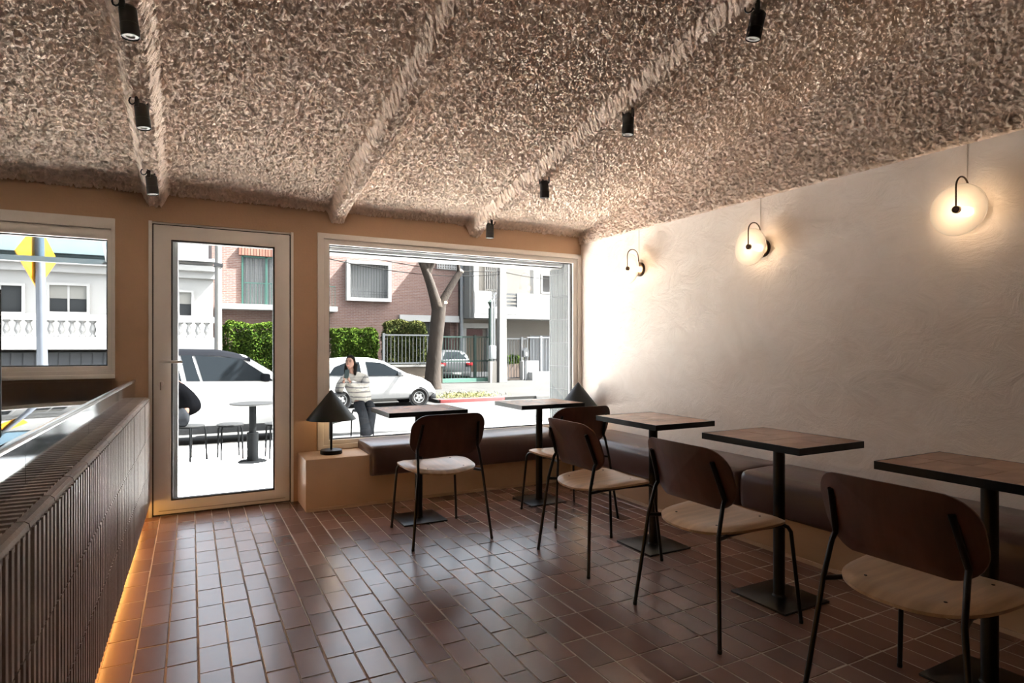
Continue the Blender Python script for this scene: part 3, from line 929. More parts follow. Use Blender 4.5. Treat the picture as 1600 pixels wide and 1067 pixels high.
# ================================================================== STREET
def lerp(a, b, t): return a + (b - a) * t
def interp(tab, x):
    if x <= tab[0][0]: return tab[0][1]
    for (a, b), (c, d) in zip(tab, tab[1:]):
        if x <= c: return lerp(b, d, (x - a) / (c - a))
    return tab[-1][1]
GTAB = [(5.1, -0.165), (10.45, -0.30), (10.46, -0.42), (14.5, -0.47), (18.3, -0.60), (18.31, -0.50), (26.0, -0.36), (40, -0.3)]
def gz(y): return interp(GTAB, y)
def pave_mat():
    m, nt, b = new_mat('sidewalk_tile')
    L = nt.links.new
    geo = nt.nodes.new('ShaderNodeNewGeometry')
    br = nt.nodes.new('ShaderNodeTexBrick'); br.offset = 0.0
    br.inputs['Scale'].default_value = 1.0; br.inputs['Brick Width'].default_value = 0.2; br.inputs['Row Height'].default_value = 0.2
    br.inputs['Mortar Size'].default_value = 0.008
    br.inputs['Color1'].default_value = (0.74, 0.74, 0.72, 1); br.inputs['Color2'].default_value = (0.66, 0.66, 0.645, 1); br.inputs['Mortar'].default_value = (0.42, 0.42, 0.41, 1)
    L(geo.outputs['Position'], br.inputs['Vector'])
    L(br.outputs['Color'], b.inputs['Base Color']); b.inputs['Roughness'].default_value = 0.8
    MATS['sidewalk_tile'] = m
pave_mat()
omat('asphalt', (0.05, 0.05, 0.049), 0.9, var=0.12, vscale=0.9, bump=0.2, bscale=30)
omat('far_paving', (0.027, 0.0265, 0.025), 0.85, var=0.15, vscale=1.2)
omat('kerb_stone', (0.16, 0.156, 0.15), 0.8, var=0.1, vscale=4)
omat('kerb_red', (0.17, 0.035, 0.035), 0.75, var=0.15, vscale=6)
def ground(name, x0, x1, y0, y1, m, thick=0.3):
    mb = MB()
    v = [(x0, y0, gz(y0)), (x1, y0, gz(y0)), (x1, y1, gz(y1)), (x0, y1, gz(y1))]
    v2 = [(p[0], p[1], -1.0) for p in v]
    mb.add(v + v2, [(0, 1, 2, 3), (4, 5, 1, 0), (5, 6, 2, 1), (6, 7, 3, 2), (7, 4, 0, 3)])
    return struct(mb.build(name, m))
ground('sidewalk', -25, 40, 5.105, 10.44, 'sidewalk_tile')
ground('street', -25, 60, 10.46, 18.30, 'asphalt')
ground('far_sidewalk', 7.0, 60, 18.31, 26.0, 'far_paving')
m = MB(); m.add([(-25, 18.3, -0.6), (7, 18.3, -0.6), (7, 19.6, -0.6), (-25, 19.6, -0.6)], [(0, 1, 2, 3)])
struct(m.build('driveway_apron', 'far_paving'))
m = MB(); m.box(-25, 7.0, 19.6, 26.0, -1, -0.46)
struct(m.build('far_sidewalk_raised', 'far_paving'))
m = MB(); m.box(-25, 70, 26.0, 60, -1, -0.36)
struct(m.build('front_yard', 'far_paving'))
struct(MB().box(-25, 40, 10.40, 10.50, -0.7, -0.296).build('kerb', 'kerb_stone', bevel=0.01))
struct(MB().box(10.6, 60, 18.24, 18.36, -0.8, -0.49).build('far_kerb', 'kerb_stone', bevel=0.01))
struct(MB().box(7.05, 9.35, 18.22, 18.5, -0.8, -0.488).build('red_kerb', 'kerb_red', bevel=0.01))

# ---- cars
omat('car_white', (0.34, 0.34, 0.337), 0.3, coat=0.3)
omat('car_silver', (0.05, 0.052, 0.056), 0.35, 0.3, coat=0.2)
omat('car_black', (0.004, 0.0045, 0.006), 0.85, spec=0.02)
omat('car_glass', (0.008, 0.010, 0.012), 0.12, spec=0.02)
omat('rubber', (0.012, 0.012, 0.012), 0.9, spec=0.05)
omat('rim', (0.3, 0.3, 0.3), 0.4, 0.5)
omat('trim_plastic', (0.02, 0.021, 0.023), 0.6, spec=0.15)
omat('lamp_red', (0.28, 0.015, 0.02), 0.15)
omat('lamp_clear', (0.7, 0.72, 0.74), 0.1)
omat('plate_white', (0.25, 0.25, 0.24), 0.5)
def car(name, label, loc, rz, P):
    t = thing(name, label, 'car', loc, rz)
    L, W, zb = P['L'], P['W'], P['zb']
    top, belt = P['top'], P['belt']
    paint = P['paint']
    def hw(x):
        u = abs(x - L / 2) / (L / 2)
        return W / 2 * (1 - P.get('taper', 0.13) * u ** 5)
    def wr(x):
        h = interp(top, x) - interp(belt, x)
        return hw(x) * (0.96 - 0.30 * min(max(h, 0), 0.6))
    def section(x):
        w = hw(x); zt, zl = interp(top, x), interp(belt, x)
        zl = min(zl, zt - 0.03); r = wr(x)
        zbb = zb + P.get('rise', 0.06) * (abs(x - L / 2) / (L / 2)) ** 6
        pts = [(0, zbb), (w * 0.86, zbb), (w * 0.955, zbb + 0.05), (w * 0.99, zbb + 0.16), (w, lerp(zbb, zl, 0.5)), (w * 0.995, zl - 0.10), (w * 0.97, zl)]
        g = zt - zl
        pts += [(lerp(w * 0.97, r, 0.5), zl + g * 0.45), (r, zl + g * 0.80), (r * 0.90, zl + g * 0.93), (r * 0.65, zt - 0.008), (0, zt)]
        return pts
    xs = sorted({round(v, 3) for v in [0.0, 0.03, 0.10, L - 0.10, L - 0.03, L] + [p[0] for p in top] + [p[0] for p in belt] + list(np.linspace(0.2, L - 0.2, 14))})
    mb = MB()
    n = None
    for i, x in enumerate(xs):
        s = section(x)
        if x in (0.0, L):
            cz = (s[0][1] + s[-1][1]) / 2
            s = [(a * 0.93, cz + (b - cz) * 0.86) for a, b in s]
        full = [(x - L / 2, a, b) for a, b in s] + [(x - L / 2, -a, b) for a, b in s[-2:0:-1]]
        n = len(full); mb.v += full
    for i in range(len(xs) - 1):
        for j in range(n):
            j2 = (j + 1) % n
            mb.f.append((i * n + j, i * n + j2, (i + 1) * n + j2, (i + 1) * n + j))
    mb.f.append(tuple(range(n))); mb.f.append(tuple((len(xs) - 1) * n + j for j in range(n)))
    body = mb.build('body', paint, t, smooth=True, angle=40)
    def yside(x, z):
        zt, zl = interp(top, x), interp(belt, x)
        g = max(zt - zl, 0.05)
        f_ = (z - zl) / (g * 0.80)
        return lerp(hw(x) * 0.97, wr(x), min(max(f_, 0), 1.05))
    def side_panel(nm, poly, mt, off, sides=(-1, 1), parent=None, label=None):
        for s in sides:
            # fan from centroid with subdivided edges so the panel hugs the body
            pts = []
            for (a, b), (c, d) in zip(poly, poly[1:] + poly[:1]):
                for k in range(4): pts.append((lerp(a, c, k / 4), lerp(b, d, k / 4)))
            cxm = sum(p[0] for p in pts) / len(pts); czm = sum(p[1] for p in pts) / len(pts)
            mb = MB(); N = len(pts)
            for o_, fl in ((off, 0), (off - 0.03, 1)):
                for k in (1.0, 0.5):
                    for a, b in pts:
                        a2, b2 = lerp(cxm, a, k), lerp(czm, b, k)
                        mb.v.append((a2 - L / 2, s * (yside(a2, b2) + o_), b2))
                mb.v.append((cxm - L / 2, s * (yside(cxm, czm) + o_), czm))
            h = 2 * N + 1
            for base in (0, h):
                for i in range(N):
                    i2 = (i + 1) % N
                    mb.f.append((base + i, base + i2, base + N + i2, base + N + i))
                    mb.f.append((base + N + i, base + N + i2, base + 2 * N))
            for i in range(N):
                i2 = (i + 1) % N
                mb.f.append((i, i2, h + i2, h + i))
            o = mb.build(nm, mt, parent or t, smooth=True, angle=30)
            if label: o['label'] = label
    for poly in P['windows']: side_panel('side_window', poly, 'car_glass', 0.022)
    for nm, poly, mt in P.get('panels', []): side_panel(nm, poly, mt, 0.012)
    # windscreen / rear window
    for nm, x0, x1 in (('rear_window', *P['rearw']), ('windscreen', *P['windscreen'])):
        mb = MB()
        p0, p1 = (x0, interp(top, x0)), (x1, interp(top, x1))
        nx, nz = -(p1[1] - p0[1]), p1[0] - p0[0]
        l_ = math.hypot(nx, nz); nx, nz = nx / l_ * 0.012, nz / l_ * 0.012
        cols_ = []
        for k in range(7):
            u = k / 6 * 2 - 1
            row = []
            for x, z in (p0, p1):
                w_ = wr(x) * (0.86)
                row.append((x - L / 2 + nx, u * w_, z + nz - 0.03 * u * u))
            cols_.append(row)
        for a, b in zip(cols_, cols_[1:]): mb.quad(a[0], b[0], b[1], a[1])
        mb.build(nm, 'car_glass', t, smooth=True)
    if P.get('roof'):
        x0, x1 = P['roof']
        mb = MB()
        nx_ = 10
        def rp(u, v):
            x = lerp(x0, x1, u); k = v * 2 - 1
            zt, zl = interp(top, x), interp(belt, x); g = zt - zl; r = wr(x)
            prof = [(-1.0, zl + g * 0.80), (-0.90, zl + g * 0.93), (-0.65, zt - 0.008), (0, zt), (0.65, zt - 0.008), (0.90, zl + g * 0.93), (1.0, zl + g * 0.80)]
            return (x - L / 2, k * r * 1.012, interp(prof, k) + 0.012)
        mb.grid(rp, nx_, 21)
        mb.build('roof_panel', P['roofmat'], t, smooth=True, angle=60)
    # wheels
    r = P['wheel']
    for wx in P['axles']:
        for s in (-1, 1):
            yw = hw(wx) * 0.985
            MB().lathe([(0.0, 0.0), (r * 1.16, 0.0), (r * 1.16, 0.02), (0.0, 0.02)], 32, 'y', (wx - L / 2, s * (yw + 0.0) - 0.01, r)).build('wheel_arch', 'trim_plastic', t)
            w_ = MB().lathe([(r * 0.62, -0.06), (r * 0.66, 0.0), (r * 0.93, 0.012), (r, -0.01), (r, -0.17), (r * 0.6, -0.17)], 36, 'y')
            if s < 0: w_.xf(Matrix.Scale(-1, 4, (0, 1, 0)))
            w_.v = [(p[0] + wx - L / 2, p[1] + s * (yw + 0.018), p[2] + r) for p in w_.v]
            wh = w_.build('wheel', 'rubber', t, smooth=True)
            yd = s * (yw + 0.012)
            mb = MB().lathe([(0.0, s * 0.006), (r * 0.2, s * 0.006), (r * 0.5, -s * 0.004), (r * 0.64, s * 0.002), (r * 0.64, -s * 0.02)], 36, 'y', (wx - L / 2, yd, r))
            mb.build('rim', 'rim', wh, smooth=True)
            mb = MB()
            for k in range(P.get('spokes', 5)):
                a = 2 * PI * k / P.get('spokes', 5) + 0.3
                mb.lathe([(0.0, s * 0.004), (r * 0.135, s * 0.004), (r * 0.135, -s * 0.004)], 10, 'y', (wx - L / 2 + r * 0.42 * math.cos(a), yd, r + r * 0.42 * math.sin(a)))
            mb.lathe([(0.0, s * 0.010), (r * 0.07, s * 0.010), (r * 0.07, 0)], 10, 'y', (wx - L / 2, yd, r))
            mb.build('rim_opening', 'rubber', wh)
    # mirrors
    mx_, mz_ = P['mirror']
    for s in (-1, 1):
        yy = s * (yside(mx_, mz_) + 0.02)
        q = MB().box(-0.06, 0.04, -0.005, 0.17, -0.055, 0.075)
        q.v = [(mx_ - L / 2 + p[0] + 0.05 * (p[1] > 0.1), yy + s * p[1], mz_ + p[2]) for p in q.v]
        q.build('wing_mirror', P['mirrormat'], t, bevel=0.03, bseg=3)
    for nm, args, mt in P.get('boxes', []):
        MB().box(*args).build(nm, mt, t, bevel=0.008)
    return t
suv = dict(L=3.686, W=1.82, zb=0.24, paint='car_white', taper=0.12,
    top=[(0.000, 0.98), (0.073, 1.12), (0.200, 1.42), (0.410, 1.55), (1.001, 1.595), (1.729, 1.58), (2.139, 1.50), (2.685, 1.13), (2.821, 1.07), (3.276, 1.0), (3.549, 0.90), (3.640, 0.75), (3.685, 0.6)],
    belt=[(0.000, 0.85), (0.273, 1.075), (1.365, 1.07), (2.639, 1.045), (3.003, 0.99), (3.549, 0.82), (3.685, 0.5)],
    windows=[[(0.501, 1.10), (1.201, 1.095), (1.110, 1.50), (0.682, 1.49)], [(1.265, 1.095), (1.456, 1.09), (1.338, 1.50), (1.183, 1.50)], [(1.492, 1.09), (2.548, 1.07), (2.384, 1.20), (2.047, 1.445), (1.383, 1.50)]],
    panels=[('sill_trim', [(0.773, 0.26), (2.821, 0.26), (2.821, 0.40), (2.639, 0.47), (0.910, 0.47), (0.773, 0.40)], 'trim_plastic')],
    rearw=(0.109, 0.38), windscreen=(2.166, 2.667), roof=(0.273, 2.2), roofmat='car_black', wheel=0.335, axles=(0.655, 2.985), mirror=(2.393, 1.12), mirrormat='car_black')
car('suv', 'white compact SUV with a black roof parked at the near kerb', (0.52, 11.69, -0.435), 0, suv)
hatch = dict(L=3.55, W=1.52, zb=0.22, paint='car_white', taper=0.15,
    top=[(0, 0.95), (0.06, 1.15), (0.18, 1.36), (0.40, 1.46), (1.0, 1.495), (1.6, 1.47), (1.95, 1.38), (2.62, 1.0), (2.75, 0.965), (3.1, 0.86), (3.38, 0.70), (3.5, 0.52), (3.55, 0.45)],
    belt=[(0, 0.8), (0.25, 0.93), (1.4, 0.90), (2.6, 0.88), (3.0, 0.80), (3.4, 0.58), (3.55, 0.4)],
    windows=[[(0.28, 0.98), (1.22, 0.95), (1.17, 1.365), (0.78, 1.35), (0.45, 1.22)], [(1.42, 0.945), (2.50, 0.93), (2.40, 1.03), (1.92, 1.29), (1.78, 1.335), (1.36, 1.37)]],
    panels=[('side_strip', [(0.75, 0.475), (2.58, 0.475), (2.58, 0.525), (0.75, 0.525)], 'trim_plastic'), ('door_handle', [(1.5, 0.80), (1.65, 0.80), (1.65, 0.82), (1.5, 0.82)], 'kerb_stone')],
    rearw=(0.07, 0.36), windscreen=(2.0, 2.62), wheel=0.27, axles=(0.62, 2.97), mirror=(2.36, 0.99), mirrormat='car_white',
    boxes=[('bumper', (1.60, 1.775, -0.66, 0.66, 0.20, 0.36), 'trim_plastic')])
hp_ = onY(655, 600, 17.75)
car('hatchback', 'small white hatchback parked across the street behind the woman', (hp_.x - 2.97 + 1.775, 18.5, -0.60), 0, hatch)
silver = dict(L=4.05, W=1.75, zb=0.22, paint='car_silver', taper=0.17,
    top=[(0, 0.75), (0.05, 0.95), (0.18, 1.05), (0.50, 1.36), (0.72, 1.44), (1.4, 1.46), (2.0, 1.40), (2.9, 0.98), (3.5, 0.85), (3.9, 0.68), (4.05, 0.5)],
    belt=[(0, 0.68), (0.3, 0.93), (1.5, 0.92), (2.9, 0.88), (3.6, 0.74), (4.05, 0.45)],
    windows=[[(0.75, 0.98), (1.5, 0.97), (1.45, 1.33), (0.95, 1.30)], [(1.58, 0.97), (2.7, 0.93), (2.1, 1.28), (1.5, 1.33)]],
    rearw=(0.17, 0.52), windscreen=(2.1, 2.85), wheel=0.30, axles=(0.75, 3.25), mirror=(2.45, 0.98), mirrormat='car_black',
    boxes=[('tail_lamp', (-2.035, -1.93, 0.50, 0.80, 0.74, 0.87), 'lamp_red'), ('tail_lamp', (-2.035, -1.93, -0.80, -0.50, 0.74, 0.87), 'lamp_red'),
           ('rear_bumper', (-2.06, -1.9, -0.66, 0.66, 0.24, 0.46), 'trim_plastic'), ('number_plate', (-2.072, -2.055, -0.21, 0.21, 0.33, 0.43), 'plate_white')])
sp = onY(713, 570, 25.7)
car('silver_hatchback', 'silver hatchback parked in the driveway behind the dark bar gate', (sp.x, 25.65 + 2.06, -0.40), PI / 2, silver)

# ---- concrete poles, sign post, tree
omat('concrete_pole', (0.19, 0.186, 0.178), 0.85, var=0.1, vscale=5)
t = thing('utility_pole', 'pale slim lamp post across the street, between the white house and the hedge', 'pole', (onY(341, 540, 19.9).x, 19.9, -0.46))
MB().lathe([(0, 0), (0.105, 0), (0.09, 6.0), (0, 6.0)], 14).build('shaft', 'concrete_pole', t, smooth=True)
MB().box(-0.12, 0.12, -0.1, 0.1, 2.4 + 1.62, 2.4 + 1.72).build('clamp', 'trim_plastic', t)
pp = onY(784, 598, 24.4)
t = thing('concrete_utility_pole', 'square concrete utility pole with conduits beside the dark gate', 'pole', (pp.x, 24.4, gz(24.4)))
MB().add([(-.2, -.17, 0), (.2, -.17, 0), (.2, .17, 0), (-.2, .17, 0), (-.12, -.11, 8), (.12, -.11, 8), (.12, .11, 8), (-.12, .11, 8)], [(0, 1, 5, 4), (1, 2, 6, 5), (2, 3, 7, 6), (3, 0, 4, 7), (4, 5, 6, 7)]).build('shaft', 'concrete_pole', t)
for dx, h in ((-0.34, 3.9), (-0.46, 3.6)):
    MB().tube([(dx, 0.05, 0), (dx, 0.05, h), (dx + 0.08, 0.05, h + 0.12)], 0.045, 10).build('conduit', omat('conduit', (0.5, 0.5, 0.5), 0.5), t, smooth=True)
MB().box(-0.62, -0.3, -0.1, 0.15, 0, 0.95).build('meter_base', omat('meter_stone', (0.32, 0.30, 0.27), 0.9), t)
MB().box(-0.60, -0.32, -0.12, 0.12, 1.05, 1.65).build('meter_box', omat('meter_grey', (0.42, 0.44, 0.44), 0.5), t, bevel=0.02)
# lantern post (dark green)
lp = onY(768, 560, 25.0)
t = thing('lantern_post', 'dark green iron lantern post at the gate', 'lamp post', (lp.x, 25.05, gz(25.05)))
omat('gate_green', (0.035, 0.06, 0.052), 0.5)
MB().box(-0.09, 0.09, -0.09, 0.09, 0, 3.35).build('post', 'gate_green', t)
MB().lathe([(0.0, 3.35), (0.07, 3.35), (0.10, 3.5), (0.16, 3.62), (0.05, 3.72), (0, 3.8)], 12).build('finial', 'gate_green', t, smooth=True)

# diamond road sign
sg = onY(66, 560, 10.0)
t = thing('road_sign', 'yellow diamond road sign on a pale grey post outside the left window', 'sign', (sg.x, 10.0, gz(10.0)))
MB().tube([(0.04, 0, 0), (0.03, 0, 0.6), (0.0, 0, 1.3), (-0.035, 0, 3.35)], [0.085, 0.075, 0.06, 0.048], 14).build('post', omat('pole_blue', (0.055, 0.062, 0.075), 0.5, var=0.1, vscale=3), t, smooth=True)
M = Matrix.Translation((-0.07, 0.09, 2.70)) @ Matrix.Rotation(math.radians(70), 4, 'Z')
MB().prism([(0, -0.44), (0.44, 0), (0, 0.44), (-0.44, 0)], -0.008, 0.008, 'y').xf(M).build('sign_plate', omat('sign_yellow', (0.30, 0.125, 0.008), 0.45), t)
MB().prism([(0, -0.40), (0.40, 0), (0, 0.40), (-0.40, 0)], -0.010, -0.0095, 'y').xf(M).build('sign_face', omat('sign_face', (0.32, 0.14, 0.012), 0.4), t)
MB().box(-0.02, 0.02, -0.01, 0.01, -0.3, 0.3).xf(Matrix.Translation((-0.04, 0.05, 2.70))).build('bracket', 'trim_plastic', t)

# clear awning over the left window
aw = thing('awning', 'clear blue-tinted awning on a grey front bar outside the left window', 'awning', (-0.62, 6.3, 1.93))
MB().box(-2.6, 0, -0.02, 0.02, -0.022, 0.022).build('front_bar', omat('bar_grey', (0.16, 0.165, 0.17), 0.5), aw)
MB().add([(-2.6, 0, 0.02), (0, 0, 0.02), (0, -0.8, 0.42), (-2.6, -0.8, 0.42), (-2.6, 0, 0.026), (0, 0, 0.026), (0, -0.8, 0.426), (-2.6, -0.8, 0.426)], [(0, 1, 2, 3), (7, 6, 5, 4), (0, 4, 5, 1), (1, 5, 6, 2), (2, 6, 7, 3), (3, 7, 4, 0)]).build('sheet', glass_mat('awning_sheet', (0.60, 0.70, 0.74), 0.04), aw)
MB().box(-0.90, -0.80, -0.05, 0.02, -0.07, -0.02).build('bracket', 'bar_grey', aw)
for x_ in (-0.02, -1.3): MB().tube([(x_, 0, 0.0), (x_, -0.8, 0.41)], 0.012, 8).build('stay', 'bar_grey', aw)
Mt = Matrix.Translation((-0.98, -0.44, 0.255)) @ Matrix.Rotation(math.radians(-26.5) , 4, 'X') @ Matrix.Rotation(math.radians(18), 4, 'Z')
text_obj('CYLE', 0.12, omat('letter_white', (0.85, 0.85, 0.85), 0.5), aw, Mt)

# tree
def bark():
    omat('bark', (0.026, 0.020, 0.016), 0.9, var=0.35, vscale=7, bump=0.6, bscale=14, stretch=(1, 1, 0.5))
bark()
TYY = 22.3
def tp(px, py, dy=0): v = onY(px, py, TYY + dy); return v
trx = tp(676, 600).x
t = thing('street_tree', 'bare forked street tree standing behind the small white hatchback', 'tree', (trx, TYY, gz(TYY)))
def loc(px, py, dy=0):
    v = tp(px, py, dy); return (v.x - trx, v.y - TYY, v.z - gz(TYY))
m = MB()
m.tube([(0, 0, 0), loc(676, 590), loc(678, 560), loc(681, 530), loc(684, 500), loc(686, 480)], [0.36, 0.31, 0.28, 0.275, 0.28, 0.27], 16)
m.tube([loc(685, 485), loc(679, 465), loc(673, 445), loc(667, 428), loc(660, 412), loc(652, 398), (loc(640, 370))], [0.26, 0.20, 0.175, 0.16, 0.13, 0.085, 0.05], 12)
m.tube([loc(685, 488), loc(693, 468), loc(703, 450), loc(714, 432), loc(720, 424)], [0.24, 0.16, 0.145, 0.13, 0.12], 12)
m.tube([loc(667, 428), loc(669, 412), loc(667, 396, 0.2), loc(668, 360, 0.3)], [0.14, 0.11, 0.08, 0.05], 10)
m.tube([loc(668, 426), loc(676, 410), loc(682, 396, -0.2), loc(690, 365, -0.3)], [0.14, 0.11, 0.085, 0.05], 10)
m.tube([loc(718, 428), loc(716, 416), loc(714, 404), loc(712, 370)], [0.11, 0.07, 0.055, 0.03], 8)
m.build('trunk', 'bark', t, smooth=True, angle=80)
MB().lathe([(0, 0.02), (0.11, 0.02), (0.125, 0.0), (0.12, -0.06)], 12, 'z').xf(Matrix.Translation(loc(720, 423)) @ Matrix.Rotation(0.6, 4, 'Y')).build('cut_end', omat('cut_wood', (0.55, 0.46, 0.36), 0.9), t)

# ---- hedges
def leaf_mat(name, c1, c2):
    m, nt, b = new_mat(name)
    at = nt.nodes.new('ShaderNodeAttribute'); at.attribute_name = 'shade'
    r = nt.nodes.new('ShaderNodeValToRGB')
    r.color_ramp.elements[0].color = (*c1, 1); r.color_ramp.elements[1].color = (*c2, 1)
    nt.links.new(at.outputs['Fac'], r.inputs[0]); nt.links.new(r.outputs[0], b.inputs['Base Color'])
    b.inputs['Roughness'].default_value = 0.6; setin(b, 'Specular IOR Level', 0.0)
    MATS[name] = m
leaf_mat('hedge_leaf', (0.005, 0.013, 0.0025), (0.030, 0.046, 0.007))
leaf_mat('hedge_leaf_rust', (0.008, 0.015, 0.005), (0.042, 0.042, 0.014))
omat('hedge_core', (0.018, 0.026, 0.010), 0.9)
def leaves(n, pfun, size, parent, m, name='foliage', aspect=0.55):
    P_, N_, S = pfun(n)
    a = rng.normal(size=(n, 3))
    nn = N_ * 0.7 + rng.normal(size=(n, 3)) * 0.6; nn /= np.linalg.norm(nn, axis=1)[:, None]
    u = np.cross(nn, a); u /= np.maximum(np.linalg.norm(u, axis=1), 1e-6)[:, None]; v = np.cross(nn, u)
    s = (size * rng.uniform(0.7, 1.4, n))[:, None]
    V = np.stack([P_ - u * s, P_ + v * s * aspect, P_ + u * s, P_ - v * s * aspect], 1).astype(np.float32)
    S = S.astype(np.float32)
    me = bpy.data.meshes.new(name)
    me.vertices.add(n * 4); me.vertices.foreach_set('co', V.ravel())
    me.loops.add(n * 4); me.loops.foreach_set('vertex_index', np.arange(n * 4, dtype=np.int32))
    me.polygons.add(n); me.polygons.foreach_set('loop_start', np.arange(n, dtype=np.int32) * 4)
    me.update(calc_edges=True)
    at = me.attributes.new('shade', 'FLOAT', 'POINT'); at.data.foreach_set('value', np.repeat(S, 4))
    o = link(name, me, m, parent); o['kind'] = 'stuff'
    return o
def hedge(label, x0, x1, y0, y1, z0, z1, n, m='hedge_leaf', rnd=0.25):
    t = thing('hedge', label, 'hedge', ((x0 + x1) / 2, (y0 + y1) / 2, z0))
    a, b, h = (x1 - x0) / 2, (y1 - y0) / 2, z1 - z0
    cm = MB().box(-a + .3, a - .3, -b + .3, b - .3, 0.0, h - .3).build('twigs', 'hedge_core', t, bevel=0.2, bseg=3)
    def pf(n):
        k = rng.random(n)
        U, V_, W_ = rng.uniform(-1, 1, n), rng.uniform(-1, 1, n), rng.random(n)
        sg_ = np.sign(rng.uniform(-1, 1, n))
        front = k < 0.62; topf = (k >= 0.62) & (k < 0.84)
        p = np.stack([np.where(front | topf, U * a, sg_ * a), np.where(front, -b, V_ * b), np.where(topf, h, 0.05 + W_ * (h - 0.05))], 1)
        nr = np.stack([np.where(front | topf, 0, sg_), np.where(front, -1, np.where(topf, -0.2, 0)), np.where(front, 0.25, np.where(topf, 1, 0.2))], 1)
        c = np.stack([np.clip(p[:, 0], -a + rnd, a - rnd), np.clip(p[:, 1], -b + rnd, b - rnd), np.minimum(p[:, 2], h - rnd)], 1)
        d = p - c; l = np.linalg.norm(d, axis=1)[:, None]
        p = np.where(l > rnd, c + d / np.maximum(l, 1e-6) * rnd, p)
        q = perlin(p[:, 0] * 2.2 + 9, p[:, 2] * 2.2 + p[:, 1], 5)
        p = p + nr * (q * 0.16 + rng.uniform(-0.10, 0.06, n))[:, None]
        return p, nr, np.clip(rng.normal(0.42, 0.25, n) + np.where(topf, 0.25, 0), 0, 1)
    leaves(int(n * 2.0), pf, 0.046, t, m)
    return t
HG = 24.9
h0, h1 = onY(345, 520, HG), onY(520, 520, HG)
hedge('tall clipped green hedge in front of the brick balcony house, seen past the SUV', h0.x + 0.12, h0.x + 3.5, HG, HG + 1.0, -0.46, onY(390, 505, HG).z, 9000)
hedge('lower clipped green hedge under the white framed brick-house window', h0.x + 3.95, onY(596, 520, HG).x - 0.1, HG, HG + 1.0, -0.46, onY(560, 515, HG).z, 9000)
hedge('olive-leaved hedge growing behind the grey railing beside the tree', onY(602, 520, HG).x + 0.1, onY(672, 520, HG).x, HG + 0.35, HG + 0.95, -0.46, onY(640, 502, HG).z, 8000, 'hedge_leaf_rust')
st = thing('stone_wall', 'low rough stone garden wall below the olive-leaved hedge', 'wall', (0, 0, 0))
MB().box(onY(599, 560, HG).x, onY(690, 560, HG).x, HG - 0.12, HG + 0.12, -0.5, onY(640, 570, HG).z - 0.08).build('wall_body', omat('stone_brown', (0.12, 0.10, 0.08), 0.9, var=0.3, vscale=3, bump=0.5, bscale=6), st)
MB().box(onY(599, 560, HG).x, onY(692, 560, HG).x, HG - 0.18, HG + 0.18, onY(640, 570, HG).z - 0.08, onY(640, 570, HG).z).build('coping', 'kerb_stone', st)

# ---- white house with balustrade
omat('house_white', (0.34, 0.34, 0.336), 0.7, var=0.04, vscale=1.0)
omat('house_glass', (0.03, 0.033, 0.036), 0.1)
omat('blind', (0.20, 0.197, 0.185), 0.8)
omat('garage_grey', (0.12, 0.125, 0.135), 0.6)
WY, BYY = 26.4, 25.0
wh = thing('white_house', 'white classical house with a balustraded balcony outside the left window', 'house')
xr_ = onY(333, 480, WY).x
top_c = onY(84, 396, WY).z
bal_t = onY(84, 490.5, BYY).z; bal_m = onY(84, 500.5, BYY).z; bal_b = onY(84, 526, BYY).z; bal_s = onY(84, 546, BYY).z
MB().box(-12, xr_, WY, WY + 1.9, -0.4, top_c).build('wall', 'house_white', wh)
MB().box(-12.2, xr_ + 0.12, WY - 0.35, WY + 0.3, onY(84, 413, WY).z, onY(84, 404, WY).z).box(-12.2, xr_ + 0.08, WY - 0.18, WY + 0.2, onY(84, 425, WY).z, onY(84, 413, WY).z).build('cornice', 'house_white', wh)
MB().box(-12.2, xr_ + 0.2, WY - 0.42, WY + 0.2, onY(84, 397, WY).z, onY(84, 392, WY).z).build('parapet_cap', 'house_white', wh)
MB().box(-12, xr_ + 0.1, BYY - 0.1, WY, bal_s, bal_b).build('balcony_slab', 'house_white', wh)
bl = MB().box(-12, xr_ + 0.05, BYY - 0.08, BYY + 0.18, bal_m, bal_t).build('balustrade_rail', 'house_white', wh)
bh = bal_m - bal_b
pr = [(0, 0), (0.10, 0), (0.10, bh * .08), (0.06, bh * .12), (0.05, bh * .2), (0.085, bh * .34), (0.10, bh * .45), (0.075, bh * .62), (0.045, bh * .80), (0.06, bh * .88), (0.10, bh * .92), (0.10, bh), (0, bh)]
bmesh_ = MB().lathe(pr, 12).mesh('baluster'); bmesh_.materials.append(MATS['house_white'])
for p in bmesh_.polygons: p.use_smooth = True
xx = xr_ - 0.25
k = 0
while xx > -9.6:
    if k % 12 == 11:
        MB().box(xx - 0.16, xx + 0.16, BYY - 0.08, BYY + 0.18, bal_b, bal_m).build('balustrade_pier', 'house_white', wh)
    else:
        o = bpy.data.objects.new('baluster', bmesh_); COL.objects.link(o); o.parent = wh; o.location = (xx, BYY + 0.05, bal_b)
    xx -= 0.29; k += 1
def house_window(parent, x0, x1, z0, z1, y, blind=0.5, fw=0.09, frame='house_white', mull=True, depth=0.12):
    f = frame_rect(MB(), x0, x1, z0, z1, fw, y - depth, y + 0.02).build('window', frame, parent)
    MB().box(x0 + fw, x1 - fw, y - 0.03, y - 0.01, z0 + fw, z1 - fw).build('pane', 'house_glass', f)
    if blind: MB().box(x0 + fw, x1 - fw, y - 0.05, y - 0.032, lerp(z1, z0, blind), z1 - fw).build('blind', 'blind', f)
    if mull: MB().box((x0 + x1) / 2 - 0.03, (x0 + x1) / 2 + 0.03, y - 0.06, y - 0.03, z0 + fw, z1 - fw).build('mullion', frame, f)
    return f
